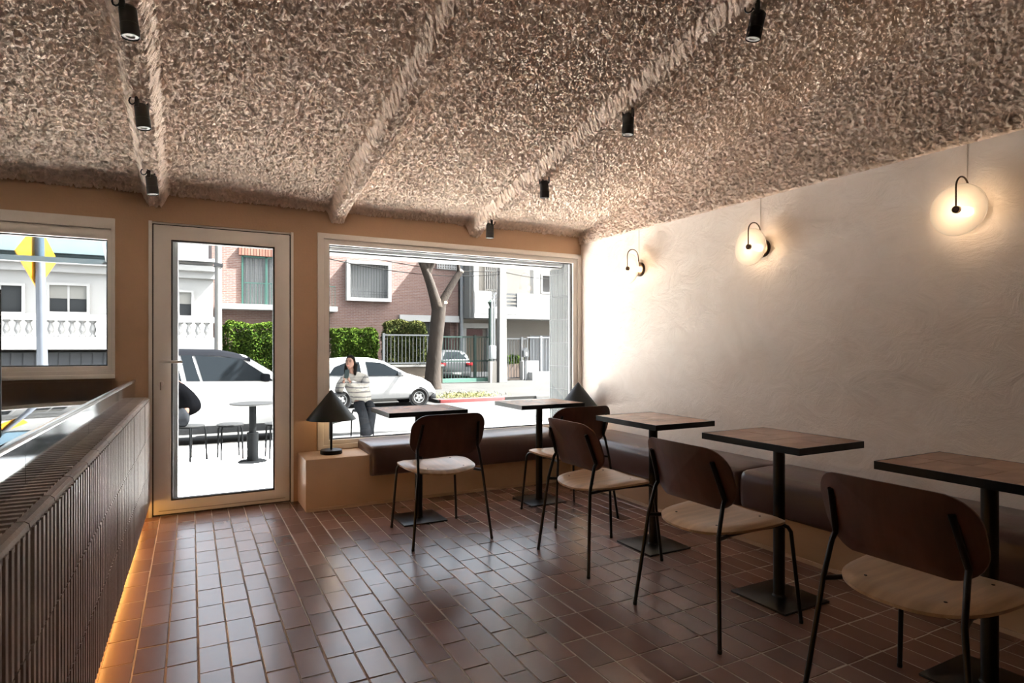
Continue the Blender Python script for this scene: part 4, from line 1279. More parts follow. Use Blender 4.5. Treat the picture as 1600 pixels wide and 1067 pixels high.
def win_px(parent, a, b, c, d, y, **k):
    p, q = onY(a, b, y), onY(c, d, y)
    return house_window(parent, p.x, q.x, q.z, p.z, y, **k)
win_px(wh, 73, 441, 141, 492, WY)
win_px(wh, -40, 440, 40, 492, WY, blind=0)
win_px(wh, 255, 452, 303, 497, WY)
g = MB().box(-10, xr_ - 0.3, BYY + 0.5, BYY + 0.58, -0.4, bal_s - 0.1).build('garage_door', 'garage_grey', wh)
gm = MB().box(-0.012, 0.012, -0.02, 0, 0, bal_s + 0.28).mesh('groove'); gm.materials.append(omat('groove_dark', (0.07, 0.072, 0.08), 0.7))
for i in range(22):
    o = bpy.data.objects.new('groove', gm); COL.objects.link(o); o.parent = g; o.location = (xr_ - 0.6 - i * 0.32, BYY + 0.5, -0.4)
MB().box(-12, xr_ - 3.5, WY + 0.6, WY + 1.8, top_c, top_c + 2.2).build('upper_floor', 'house_white', wh)
# ---- brick house
def brick_mat():
    m, nt, b = new_mat('brick_wall')
    L = nt.links.new
    geo = nt.nodes.new('ShaderNodeNewGeometry')
    sx = nt.nodes.new('ShaderNodeSeparateXYZ'); L(geo.outputs['Position'], sx.inputs[0])
    ad = nt.nodes.new('ShaderNodeMath'); ad.operation = 'ADD'; L(sx.outputs[0], ad.inputs[0]); L(sx.outputs[1], ad.inputs[1])
    cb = nt.nodes.new('ShaderNodeCombineXYZ'); L(ad.outputs[0], cb.inputs[0]); L(sx.outputs[2], cb.inputs[1])
    br = nt.nodes.new('ShaderNodeTexBrick')
    br.inputs['Scale'].default_value = 1.0; br.inputs['Brick Width'].default_value = 0.25; br.inputs['Row Height'].default_value = 0.075
    br.inputs['Mortar Size'].default_value = 0.010; br.inputs['Mortar Smooth'].default_value = 0.2; br.inputs['Bias'].default_value = 0.0
    br.inputs['Color1'].default_value = (0.066, 0.026, 0.020, 1); br.inputs['Color2'].default_value = (0.094, 0.046, 0.035, 1); br.inputs['Mortar'].default_value = (0.12, 0.108, 0.10, 1)
    L(cb.outputs[0], br.inputs['Vector'])
    L(br.outputs['Color'], b.inputs['Base Color']); b.inputs['Roughness'].default_value = 0.85
    bp = nt.nodes.new('ShaderNodeBump'); bp.inputs['Strength'].default_value = 0.5; bp.inputs['Distance'].default_value = 0.02; bp.invert = True
    L(br.outputs['Fac'], bp.inputs['Height']); L(bp.outputs[0], b.inputs['Normal'])
    MATS['brick_wall'] = m
brick_mat()
BY = 28.6
bk = thing('brick_house', 'red brick two-storey house with white framed window behind the tree', 'house')
bx0 = onY(331, 450, BY).x; bx1 = onY(716, 450, BY).x
bz_slab0, bz_slab1 = onY(390, 483, BY - 0.8).z, onY(390, 475, BY - 0.8).z
gx0, gx1 = onY(628, 500, BY).x, onY(714, 500, BY).x
gz1 = onY(670, 503, BY).z
wx0, wx1 = onY(540, 440, BY).x, onY(609, 440, BY).x
wz0, wz1 = onY(575, 471, BY).z, onY(575, 409, BY).z
fx0, fx1 = onY(379, 440, BY).x, onY(450, 440, BY).x
fz0, fz1 = bz_slab1, onY(405, 401, BY).z
wall_with_holes(bx0, bx1, -0.4, 8.2, BY, BY + 0.3, [(gx0, gx1, -0.4, gz1), (wx0 + .05, wx1 - .05, wz0 + .05, wz1 - .05), (fx0, fx1, fz0, fz1)]).build('wall', 'brick_wall', bk)
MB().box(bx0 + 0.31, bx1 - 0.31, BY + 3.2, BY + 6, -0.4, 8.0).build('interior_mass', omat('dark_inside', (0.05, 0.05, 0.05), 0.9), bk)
MB().box(bx0, bx0 + 0.3, BY + 0.3, BY + 6, -0.4, 8.2).box(bx1 - 0.3, bx1, BY + 0.3, BY + 6, -0.4, 8.2).build('side_wall', 'brick_wall', bk)
MB().box(bx0 + 0.2, fx1 + 2.0, BY - 0.8, BY, bz_slab0, bz_slab1).build('balcony_slab', 'house_white', bk)
omat('curtain', (0.24, 0.245, 0.245), 0.85)
omat('iron_green', (0.03, 0.085, 0.07), 0.5)
omat('iron_dark', (0.09, 0.095, 0.10), 0.5)
# french window with green iron grille
f = MB().box(fx0, fx1, BY + 0.18, BY + 0.22, fz0, fz1).build('french_window', 'house_glass', bk)
mb = MB()
def curt(u, v):
    return (lerp(fx0, fx1, u), BY + 0.12 + 0.03 * math.sin(u * 60), lerp(fz0, fz1, v))
mb.grid(curt, 90, 2); mb.build('curtain', 'curtain', f, smooth=True)
mb = MB()
n_ = 22
for i in range(n_ + 1):
    x_ = lerp(fx0, fx1, i / n_); mb.box(x_ - .008, x_ + .008, BY - 0.02, BY, fz0, fz1)
for i in range(12):
    z_ = lerp(fz0, fz1, i / 11); mb.box(fx0, fx1, BY - 0.018, BY - 0.004, z_ - .005, z_ + .005)
mb.build('grille', 'iron_dark', f)['kind'] = 'stuff'
mb = MB().box(fx0 - 0.04, fx0 + 0.03, BY - 0.04, BY + 0.02, fz0, fz1)
xm = onY(416, 440, BY).x
mb.box(xm - 0.04, xm + 0.04, BY - 0.04, BY + 0.02, fz0, fz1).box(fx0, fx1, BY - 0.04, BY + 0.02, fz1 - 0.06, fz1)
mb.build('grille_frame', 'iron_green', f)
mb = MB()
rz_ = onY(390, 442, BY - 0.75).z
mb.box(bx0 + 1.2, fx1 + 1.9, BY - 0.78, BY - 0.74, rz_ - 0.02, rz_ + 0.02)
i = 0
x_ = bx0 + 1.3
while x_ < fx1 + 1.9:
    mb.box(x_ - .008, x_ + .008, BY - 0.77, BY - 0.75, bz_slab1, rz_); x_ += 0.14
mb.build('balcony_railing', 'iron_green', bk)['kind'] = 'stuff'
# brick soldier course over the french window, one brick at a time
sb = MB().box(-0.05, 0.05, -0.09, 0.02, 0, 0.36).mesh('soldier_brick'); sb.materials.append(omat('soldier', (0.21, 0.10, 0.075), 0.85, objvar=0.25))
for i in range(22):
    o = bpy.data.objects.new('soldier_brick', sb); COL.objects.link(o); o.parent = bk; o.location = (fx0 - 0.1 + i * 0.118, BY, fz1 + 0.02)
# white framed window with bars
fr = frame_rect(MB(), wx0, wx1, wz0, wz1, 0.15, BY - 0.28, BY + 0.05).build('window', 'house_white', bk)
MB().box(wx0 + .1, wx1 - .1, BY + 0.0, BY + 0.05, wz0 + .1, wz1 - .1).build('blind', omat('blind_pale', (0.24, 0.245, 0.245), 0.8), fr)
mb = MB()
for i in range(1, 14):
    x_ = lerp(wx0 + 0.15, wx1 - 0.15, i / 14); mb.box(x_ - .011, x_ + .011, BY - 0.12, BY - 0.09, wz0 + .15, wz1 - .15)
for z_ in (wz0 + 0.32, wz0 + 0.45): mb.box(wx0 + .15, wx1 - .15, BY - 0.12, BY - 0.09, z_ - .01, z_ + .01)
mb.build('bars', 'iron_dark', fr)['kind'] = 'stuff'
# garage with white lintel
MB().box(gx0 - 0.15, gx1 + 0.05, BY - 0.18, BY + 0.3, gz1, onY(670, 493, BY).z).build('lintel', 'house_white', bk)
gd = MB().box(gx0, gx1, BY + 1.25, BY + 1.3, -0.4, gz1).build('garage_door', omat('garage_blue', (0.12, 0.138, 0.15), 0.55), bk)
pm = MB().box(-0.09, 0.09, -0.03, 0, 0, gz1 + 0.4).mesh('panel'); pm.materials.append(omat('garage_panel', (0.14, 0.158, 0.17), 0.55, objvar=0.05))
n_ = int((gx1 - gx0) / 0.22)
for i in range(n_):
    o = bpy.data.objects.new('panel', pm); COL.objects.link(o); o.parent = gd; o.location = (gx0 + 0.13 + i * 0.22, BY + 1.25, -0.4)
# pierced parapet
px0, px1 = onY(682, 418, BY).x, bx1
pz0, pz1 = onY(700, 421, BY).z, onY(700, 413, BY).z
mb = wall_with_holes(px0, px1, pz0, pz1 + 0.2, BY - 0.10, BY - 0.04, [(lerp(px0, px1, (i + 0.25) / 9), lerp(px0, px1, (i + 0.75) / 9), lerp(pz0, pz1, a), lerp(pz0, pz1, a + 0.28)) for i in range(9) for a in (0.12, 0.6)])
mb.build('pierced_block', 'house_white', bk)
# ---- modern white house
MY = 29.2; MBY = 27.6
mh = thing('modern_house', 'pale modern house with a white balcony parapet beyond the concrete pole', 'house')
omat('plaster_beige', (0.19, 0.178, 0.16), 0.8, var=0.05, vscale=1)
omat('plaster_grey', (0.13, 0.134, 0.132), 0.8)
mx0 = bx1 + 0.05
# downpipe
dp = bx1 + 0.13
MB().tube([(dp, BY - 0.15, -0.3), (dp, BY - 0.15, 7.0)], 0.09, 10).build('downpipe', omat('pipe_grey', (0.2, 0.21, 0.22), 0.5), mh, smooth=True)

MB().box(mx0, mx0 + 22, MY, MY + 6, -0.4, 8.4).build('wall', 'plaster_beige', mh)
a, b = bx1 + 0.22, onY(740, 480, MBY).x
s0, s1 = onY(760, 497, MBY).z, onY(760, 491, MBY).z
MB().box(a, b, MBY + 0.1, MY, s0, 8.4).build('fin_wall', 'plaster_grey', mh)
MB().box(b, b + 0.25, MBY - 0.05, MY, s1, 8.4).build('column', 'house_white', mh)
e = a + 16
MB().box(b, e, MBY - 0.1, MY, s0, s1 + 0.02).build('balcony_slab', 'house_white', mh)
pt = onY(760, 455, MBY).z
MB().box(b + 0.02, onY(767, 470, MBY).x, MBY - 0.1, MBY + 0.1, s1, pt).build('parapet', 'house_white', mh)
MB().box(onY(807, 470, MBY).x, e, MBY - 0.1, MBY + 0.1, s1, pt - 0.03).build('parapet', 'house_white', mh)
ml = onY(767, 479, MBY); mr = onY(807, 479, MBY)
MB().box(ml.x, mr.x, MBY - 0.1, MBY + 0.1, s1, ml.z).build('parapet', 'house_white', mh)
mb = MB()
for k in range(4):
    z_ = lerp(ml.z + 0.1, pt - 0.1, k / 3); mb.box(ml.x, mr.x, MBY - 0.03, MBY + 0.03, z_ - 0.05, z_ + 0.05)
mb.build('railing', 'iron_dark', mh)['kind'] = 'stuff'
gl, gr_ = onY(757, 440, MY).x, onY(781, 440, MY).x
gf = MB().box(gl, gr_, MY - 0.04, MY + 0.02, s1, 8.0).build('glazed_door', 'house_glass', mh)
mb = MB()
for i in range(9):
    x_ = lerp(gl, gr_, i / 8); mb.box(x_ - .02, x_ + .02, MY - 0.1, MY - 0.06, s1, 8.0)
for i in range(5):
    z_ = s1 + 0.4 + i * 1.0; mb.box(gl, gr_, MY - 0.1, MY - 0.06, z_ - .02, z_ + .02)
mb.build('grille', 'concrete_pole', gf)['kind'] = 'stuff'
MB().box(onY(831, 440, MBY + .6).x, onY(841, 440, MBY + .6).x, MBY + 0.4, MBY + 0.8, s1, 8.4).build('column', 'house_white', mh)
p, q = onY(844, 428, MY), onY(880, 452, MY)
house_window(mh, p.x, q.x, q.z - 0.3, p.z, MY, blind=0, frame='house_white')
# entrance
p, q = onY(727, 514, MY - 0.1), onY(754, 590, MY - 0.1)
ef = frame_rect(MB(), p.x - 0.25, q.x + 0.5, -0.36, p.z + 0.3, 0.25, MY - 0.25, MY + 0.02).build('door_surround', 'house_white', mh)
MB().box(p.x, q.x, MY - 0.1, MY - 0.03, -0.36, p.z - 0.35).build('door', omat('door_wood', (0.12, 0.095, 0.07), 0.6), ef)
MB().box(p.x, q.x, MY - 0.1, MY - 0.03, p.z - 0.35, p.z).build('transom', omat('transom_dark', (0.06, 0.02, 0.02), 0.3), ef)
p, q = onY(829, 524, MY - 0.1), onY(870, 585, MY - 0.1)
MB().box(p.x, q.x + 3, MY - 0.08, MY - 0.02, -0.36, p.z).build('garage_door', omat('slat_white', (0.2, 0.21, 0.22), 0.6), mh)

# ---- iron gates and fence
def bar_fence(label, x0, x1, y, z0, z1, pitch, m, posts=(), name='iron_fence', rails=(0.02, 0.98), r=0.011):
    t = thing(name, label, 'fence', (x0, y, z0))
    h = z1 - z0
    mb = MB(); x_ = 0.0
    while x_ <= x1 - x0 + 1e-6:
        mb.box(x_ - r, x_ + r, -r, r, 0.02, h); x_ += pitch
    mb.build('bars', m, t)['kind'] = 'stuff'
    for k in rails:
        MB().box(0, x1 - x0, -0.025, 0.025, h * k - 0.03, h * k + 0.03).build('rail', m, t)
    for p_ in posts:
        MB().box(p_ - x0 - 0.05, p_ - x0 + 0.05, -0.06, 0.06, 0, h + 0.05).build('post', m, t)
    return t
FYY = 25.2
zt_ = onY(720, 525, FYY).z
bar_fence('dark green iron bar gate in front of the silver hatchback', onY(683, 560, FYY).x, onY(765, 560, FYY).x, FYY, gz(FYY) + 0.02, zt_, 0.135, 'gate_green', (onY(742, 560, FYY).x,), 'iron_gate', (0.06, 0.45, 0.98))
gs = thing('gate_sill', 'low green painted sill below the dark iron bar gate', 'sill', (0, 0, 0))
MB().box(onY(683, 590, FYY).x, onY(768, 590, FYY).x, FYY - 0.12, FYY + 0.12, gz(FYY) - 0.1, gz(FYY) + 0.16).build('sill', omat('sill_green', (0.10, 0.20, 0.16), 0.7), gs)
bar_fence('grey iron railing in front of the olive-leaved hedge beside the tree', onY(599, 540, FYY - 0.4).x, onY(684, 540, FYY - 0.4).x, FYY - 0.4, onY(640, 568, HG).z, onY(640, 523, FYY).z, 0.16, 'iron_dark', (onY(597, 540, FYY - 0.4).x + 0.06,))
MB().box(onY(685.5, 520, 25.6).x - .1, 0, 0, 0, 0, 0) if False else None
bar_fence('light grey iron railing over the planter beyond the concrete pole', onY(790, 540, 25.6).x, onY(823, 540, 25.6).x, 25.6, gz(25.6) + 0.05, onY(805, 528, 25.6).z, 0.15, 'iron_dark', (onY(815, 540, 25.6).x,))
bar_fence('pale iron railing above the low white wall at the modern house', onY(824, 540, 26.2).x, onY(862, 540, 26.2).x + 2, 26.2, gz(26.2), onY(840, 526, 26.2).z, 0.18, 'pipe_grey', (onY(845, 540, 26.2).x,))
lw = thing('low_white_wall', 'low white garden wall in front of the modern house', 'wall')
MB().box(onY(817, 570, 25.3).x, onY(842, 570, 25.3).x, 25.3, 25.6, -0.4, onY(830, 564, 25.3).z).build('wall_body', 'house_white', lw)
MB().box(onY(832, 570, 24.9).x, onY(880, 570, 24.9).x, 24.9, 25.3, -0.45, onY(850, 581, 24.9).z).build('wall_step', 'house_white', lw)
pl = thing('planter_box', 'terracotta-based planter with strappy green leaves behind the railing', 'planter', (onY(803, 590, 26.0).x, 26.0, gz(26.0)))
MB().box(-0.8, 0.45, -0.2, 0.2, 0, 0.75).build('box', omat('planter_beige', (0.16, 0.12, 0.10), 0.8), pl)
def pf(n):
    return np.stack([rng.uniform(-0.8, 0.4, n), rng.uniform(-.2, .2, n), rng.uniform(0.7, 1.15, n)], 1), np.tile(np.array([0, -1, 0.4]), (n, 1)), rng.random(n)
leaves(500, pf, 0.10, pl, 'hedge_leaf', 'leaves', 0.3)
mbx = thing('mailbox', 'small dark mailbox on the railing of the modern house', 'mailbox', (onY(821, 550, 25.1).x, 25.1, gz(25.1)))
MB().box(-0.05, 0.05, -0.04, 0.04, 0, 1.1).build('post', 'iron_dark', mbx)
MB().prism([(-0.14, 1.1), (0.14, 1.1), (0.14, 1.4), (0.0, 1.55), (-0.14, 1.4)], -0.1, 0.1, 'y').build('box', 'iron_dark', mbx)
MB().box(-0.06, 0.06, -0.105, -0.10, 1.16, 1.32).build('flap', 'plate_white', mbx)
# grass at the far kerb
gp = onZ(712, 618, gz(18.9))
def gpf(n):
    return np.stack([np.clip(rng.normal(0, 0.55, n), -1.1, 1.6), rng.uniform(0, 1.0, n), np.abs(rng.normal(0, 0.07, n))], 1), np.tile(np.array([0, -1, 0.3]), (n, 1)), rng.random(n)
leaf_mat('dry_grass', (0.035, 0.045, 0.016), (0.12, 0.105, 0.055))
gt = thing('grass_patch', 'patch of dry grass growing at the red kerb', 'grass', (8.25, 18.6, -0.5))
leaves(1200, gpf, 0.06, gt, 'dry_grass', 'blades', 0.16)
# overhead cables
for i, (A_, B_, sag) in enumerate((
        (Vector((onY(341, 540, 19.9).x + 0.08, 19.93, 5.2)), Vector((pp.x - 0.13, 24.35, onY(784, 425, 24.4).z)), 0.5),
        (Vector((onY(341, 540, 19.9).x + 0.08, 19.93, 4.75)), Vector((pp.x - 0.13, 24.35, onY(784, 429, 24.4).z)), 0.55),
        (Vector((pp.x + 0.10, 24.49, onY(784, 424, 24.4).z)), Vector((onY(884, 436, MY).x, MY - 0.02, onY(884, 436, MY).z)), 0.12))):
    pts = [A_.lerp(B_, k / 24) - Vector((0, 0, sag * 4 * (k / 24) * (1 - k / 24))) for k in range(25)]
    tag(MB().tube(pts, 0.017, 6).build('overhead_cable', 'rubber', smooth=True), ('upper black overhead cable between the two utility poles', 'lower black overhead cable between the two utility poles', 'black overhead cable from the concrete utility pole to the modern house')[i], 'cable')

# ================================================================== PAVEMENT FURNITURE
omat('terrace_metal', (0.0045, 0.005, 0.0055), 0.7, spec=0.02)
omat('stool_top', (0.016, 0.0165, 0.017), 0.6, spec=0.1)
def terrace_table(loc, label):
    t = thing('terrace_table', label, 'table', loc, 0, 'round terrace tables')
    MB().lathe([(0, 0), (0.17, 0), (0.17, 0.012), (0.05, 0.02), (0, 0.02)], 32).build('base', 'terrace_metal', t, smooth=True)
    MB().lathe([(0, 0.02), (0.068, 0.02), (0.068, 0.37), (0, 0.37)], 20).build('lower_post', 'terrace_metal', t, smooth=True)
    MB().lathe([(0, 0.37), (0.042, 0.37), (0.042, 0.72), (0, 0.72)], 18).build('upper_post', 'terrace_metal', t, smooth=True)
    MB().lathe([(0, 0.715), (0.24, 0.72), (0.27, 0.73), (0.27, 0.74), (0, 0.745)], 40).build('top', 'stool_top', t, smooth=True)
    return t
def stool(loc, label, rz=0.3):
    t = thing('terrace_stool', label, 'stool', loc, rz, 'round terrace stools')
    MB().lathe([(0, 0.435), (0.155, 0.435), (0.163, 0.44), (0.163, 0.448), (0.148, 0.455), (0, 0.455)], 32).build('seat', 'stool_top', t, smooth=True)
    for k in range(4):
        a = PI / 4 + k * PI / 2
        c, s = math.cos(a), math.sin(a)
        MB().tube([(c * 0.185, s * 0.185, 0), (c * 0.17, s * 0.17, 0.38), (c * 0.155, s * 0.155, 0.425), (c * 0.12, s * 0.12, 0.437), (0, 0, 0.437)], 0.011, 8).build('leg', 'terrace_metal', t, smooth=True)
    MB().tube([(0.155 * math.cos(a), 0.155 * math.sin(a), 0.43) for a in [2 * PI * k / 24 for k in range(25)]], 0.009, 6).build('seat_ring', 'terrace_metal', t, smooth=True)
    return t
def gp_(x, y): return (x, y, gz(y))
terrace_table(gp_(0.69, 8.30), 'round grey terrace table with a two-part post on the pavement before the SUV')
stool(gp_(0.457, 8.77), 'empty round terrace stool on the pavement between the table and the seated man', 0.12)
stool(gp_(0.0, 8.87), 'round terrace stool under the man in the dark jacket', 0.75)
stool(gp_(1.02, 8.55), 'round terrace stool on the window side of the pavement table', 0.1)

# ================================================================== PEOPLE
omat('skin', (0.098, 0.050, 0.035), 0.5)
omat('hair_dark', (0.0022, 0.0016, 0.0013), 0.8, spec=0.02, var=0.3, vscale=60, stretch=(1, 1, 0.15))
omat('trousers_grey', (0.010, 0.011, 0.013), 0.9, spec=0.02, var=0.15, vscale=12)
omat('jacket_dark', (0.0018, 0.0019, 0.0023), 0.9, spec=0.0, var=0.15, vscale=10, bump=0.3, bscale=14)
omat('shoe_pale', (0.09, 0.088, 0.08), 0.7)
omat('lip', (0.40, 0.14, 0.12), 0.5)
omat('eye_dark', (0.03, 0.02, 0.015), 0.3)
def stripe_mat():
    m, nt, b = new_mat('striped_knit')
    L = nt.links.new
    tc = nt.nodes.new('ShaderNodeTexCoord'); sp_ = nt.nodes.new('ShaderNodeSeparateXYZ'); L(tc.outputs['Object'], sp_.inputs[0])
    nz = nt.nodes.new('ShaderNodeTexNoise'); nz.inputs['Scale'].default_value = 6; L(tc.outputs['Object'], nz.inputs['Vector'])
    a = nt.nodes.new('ShaderNodeMath'); a.operation = 'MULTIPLY_ADD'; a.inputs[1].default_value = 0.05; L(nz.outputs['Fac'], a.inputs[0]); L(sp_.outputs[2], a.inputs[2])
    f = nt.nodes.new('ShaderNodeMath'); f.operation = 'MULTIPLY'; f.inputs[1].default_value = 1 / 0.085; L(a.outputs[0], f.inputs[0])
    fr = nt.nodes.new('ShaderNodeMath'); fr.operation = 'FRACT'; L(f.outputs[0], fr.inputs[0])
    lt_ = nt.nodes.new('ShaderNodeMath'); lt_.operation = 'LESS_THAN'; lt_.inputs[1].default_value = 0.25; L(fr.outputs[0], lt_.inputs[0])
    hi = nt.nodes.new('ShaderNodeMath'); hi.operation = 'LESS_THAN'; hi.inputs[1].default_value = 1.0; L(sp_.outputs[2], hi.inputs[0])
    lo = nt.nodes.new('ShaderNodeMath'); lo.operation = 'GREATER_THAN'; lo.inputs[1].default_value = 0.66; L(sp_.outputs[2], lo.inputs[0])
    mm = nt.nodes.new('ShaderNodeMath'); mm.operation = 'MULTIPLY'; L(lt_.outputs[0], mm.inputs[0]); L(hi.outputs[0], mm.inputs[1])
    m2 = nt.nodes.new('ShaderNodeMath'); m2.operation = 'MULTIPLY'; L(mm.outputs[0], m2.inputs[0]); L(lo.outputs[0], m2.inputs[1])
    mx = nt.nodes.new('ShaderNodeMix'); mx.data_type = 'RGBA'
    mx.inputs[6].default_value = (0.068, 0.063, 0.055, 1); mx.inputs[7].default_value = (0.012, 0.011, 0.012, 1)
    L(m2.outputs[0], mx.inputs[0]); L(mx.outputs[2], b.inputs['Base Color']); b.inputs['Roughness'].default_value = 0.9
    MATS['striped_knit'] = m
stripe_mat()
def skin_mesh(name, chains, m, parent, sub=2, root=0):
    """chains: lists of (x,y,z,rx[,ry]); points at the same place are welded"""
    verts, edges, rad, idx = [], [], [], {}
    for ch_ in chains:
        prev = None
        for p in ch_:
            key = (round(p[0], 4), round(p[1], 4), round(p[2], 4))
            if key not in idx:
                idx[key] = len(verts); verts.append(key); rad.append((p[3], p[4] if len(p) > 4 else p[3]))
            i = idx[key]
            if prev is not None and prev != i: edges.append((prev, i))
            prev = i
    me = bpy.data.meshes.new(name); me.from_pydata(verts, edges, []); me.update()
    o = bpy.data.objects.new(name, me); COL.objects.link(o)
    me.materials.append(MATS[m])
    md = o.modifiers.new('Skin', 'SKIN'); md.use_smooth_shade = True
    for v, r in zip(me.skin_vertices[0].data, rad): v.radius = r
    for v in me.skin_vertices[0].data: v.use_root = False
    me.skin_vertices[0].data[root].use_root = True
    sd = o.modifiers.new('Sub', 'SUBSURF'); sd.levels = sub; sd.render_levels = sub
    # freeze to a plain mesh so that the part is ordinary geometry
    dg = bpy.context.evaluated_depsgraph_get()
    me2 = bpy.data.meshes.new_from_object(o.evaluated_get(dg))
    bpy.data.objects.remove(o)
    for p in me2.polygons: p.use_smooth = True
    return link(name, me2, m, parent)
def head_mesh(name, c, yaw, pitch, parent, m='skin', s=1.0):
    """ellipsoid head with jaw, nose, brow; local face direction +x"""
    mb = MB()
    nu, nv = 32, 22
    def hp(u, v):
        th = 2 * PI * u; ph = PI * (v - 0.5)
        x, y, z = math.cos(ph) * math.cos(th), math.cos(ph) * math.sin(th), math.sin(ph)
        X, Y_, Z = 0.092 * x, 0.074 * y, 0.115 * z
        if z < 0: Y_ *= 1 - 0.28 * z * z; X *= 1 - 0.10 * z * z; X += 0.012 * (-z) * (x > 0)
        f = max(0, x) ** 14 * math.exp(-(y / 0.16) ** 2)
        X += 0.024 * f * math.exp(-((z + 0.16) / 0.16) ** 2)            # nose
        X -= 0.007 * max(0, x) ** 4 * math.exp(-((z - 0.06) / 0.12) ** 2) * (0.3 + min(1, abs(y) * 2.2))   # eye sockets
        X += 0.006 * max(0, x) ** 6 * math.exp(-((z + 0.52) / 0.12) ** 2) * math.exp(-(y / 0.3) ** 2)  # lips
        return (X, Y_, Z)
    mb.grid(lambda u, v: hp(u, 0.004 + 0.992 * v), nu, nv, True)
    mb.f.append(tuple(range(nu - 1, -1, -1))); mb.f.append(tuple((nv - 1) * nu + i for i in range(nu)))
    M = Matrix.Translation(c) @ Matrix.Rotation(yaw, 4, 'Z') @ Matrix.Rotation(pitch, 4, 'Y') @ Matrix.Scale(s, 4)
    for sy in (-1, 1):
        mb.lathe([(0.0, -0.008), (0.018, -0.008), (0.024, 0.0), (0.018, 0.008), (0, 0.008)], 10, 'y', (-0.005, sy * 0.072, -0.01))
    mb.xf(M)
    o = mb.build(name, m, parent, smooth=True, angle=80)
    for sy in (-1, 1):
        MB().lathe([(0, -0.004), (0.011, -0.002), (0.013, 0.001), (0, 0.004)], 10, 'x').xf(M @ Matrix.Translation((0.080, sy * 0.031, 0.006)) @ Matrix.Scale(0.55, 4, (0, 0, 1))).build('eye', 'eye_dark', o)
        MB().box(-0.003, 0.003, -0.017, 0.017, -0.003, 0.003).xf(M @ Matrix.Translation((0.0845, sy * 0.031, 0.026))).build('eyebrow', 'hair_dark', o)
    MB().box(-0.004, 0.004, -0.020, 0.020, -0.005, 0.005).xf(M @ Matrix.Translation((0.094, 0, -0.060))).build('mouth', 'lip', o, bevel=0.003)
    return o, M
def hand_chains(w, d, curl, side, sc=1.0):
    """w wrist, d direction of the hand, curl direction of the fingers: palm + five separate fingers"""
    w, d, cu = Vector(w), Vector(d).normalized(), Vector(curl).normalized()
    lat = d.cross(cu).normalized() * side
    p0 = w; p1 = w + d * 0.05 * sc; p2 = w + d * 0.085 * sc
    out = [[(*p0, 0.022 * sc), (*p1, 0.030 * sc, 0.018 * sc), (*p2, 0.030 * sc, 0.016 * sc)]]
    for k, ln in enumerate((0.068, 0.078, 0.074, 0.058)):
        off = lat * (0.028 - 0.0185 * k) * sc
        b_ = p2 + off * 0.9
        a1 = b_ + (d * 0.8 + cu * 0.35).normalized() * ln * 0.5 * sc
        a2 = a1 + (d * 0.25 + cu * 0.95).normalized() * ln * 0.32 * sc
        a3 = a2 + (cu * 1.0 - d * 0.35).normalized() * ln * 0.25 * sc
        out.append([(*p2, 0.030 * sc, 0.016 * sc), (*b_, 0.0095 * sc), (*a1, 0.0088 * sc), (*a2, 0.0082 * sc), (*a3, 0.007 * sc)])
    t0 = w + d * 0.03 * sc
    t1 = t0 + (lat * 0.9 + d * 0.5).normalized() * 0.035 * sc
    t2 = t1 + (d * 0.8 + cu * 0.6 + lat * 0.2).normalized() * 0.032 * sc
    t3 = t2 + (d * 0.6 + cu * 0.8 - lat * 0.2).normalized() * 0.025 * sc
    out.append([(*p1, 0.030 * sc, 0.018 * sc), (*t1, 0.0115 * sc), (*t2, 0.010 * sc), (*t3, 0.008 * sc)])
    return out

# ---- woman on a stool at a terrace table, behind the big window
WX, WYY = 2.40, 10.05
wz = gz(WYY)
terrace_table(gp_(1.93, 9.88), 'round grey terrace table under the elbows of the woman in the striped sweater')
stool(gp_(2.53, 10.13), 'round terrace stool under the woman in the striped sweater', 0.4)
stool(gp_(1.42, 9.85), 'round terrace stool at the far side of the table with the striped-sweater woman', 0.9)
wo = thing('person', 'woman in a cream sweater with black stripes sitting at a terrace table holding a phone', 'person', (WX, WYY, wz))
# joints (local): x to the right, -y towards the cafe
hip = (0.12, 0.05, 0.585); wst = (0.10, 0.03, 0.70); chs = (0.0, -0.02, 0.92); nk = (-0.075, -0.04, 1.075)
LS, RS = (-0.19, -0.05, 0.99), (0.165, 0.02, 0.975)     # shoulders (picture left / right)
LE, RE = (-0.31, -0.16, 0.768), (0.07, -0.25, 0.83)
LH, RH = (-0.2456, -0.259, 0.9652), (-0.165, -0.265, 0.945)
kn1, kn2 = (0.05, -0.27, 0.43), (0.20, -0.25, 0.42)
an1, an2 = (0.09, -0.36, 0.09), (0.13, -0.24, 0.09)
body = skin_mesh('body', [
    [(*hip, 0.12, 0.10), (*wst, 0.105, 0.085), (*chs, 0.12, 0.085), (*nk, 0.05), (-0.085, -0.045, 1.13, 0.045), (-0.09, -0.05, 1.19, 0.06)],
    [(*chs, 0.12, 0.085), (*LS, 0.045), (*LE, 0.034), (-0.25, -0.22, 0.91, 0.024), (*LH, 0.020)],
    [(*chs, 0.12, 0.085), (*RS, 0.045), (*RE, 0.034), (-0.12, -0.26, 0.915, 0.024), (*RH, 0.020)],
    [(*hip, 0.12, 0.10), (0.03, 0.0, 0.555, 0.085), (*kn1, 0.052), (0.055, -0.33, 0.25, 0.045), (*an1, 0.034)],
    [(*hip, 0.12, 0.10), (0.22, 0.02, 0.555, 0.085), (*kn2, 0.052), (0.13, -0.26, 0.25, 0.045), (*an2, 0.034)]] , 'skin', wo)
hands = skin_mesh('hand', hand_chains(LH, (0.25, -0.25, 1), (0.8, -0.2, -0.1), 1, 0.92), 'skin', body, 2)
hands = skin_mesh('hand', hand_chains(RH, (-0.35, -0.2, 1), (-0.8, -0.2, 0.1), -1, 0.92), 'skin', body, 2)
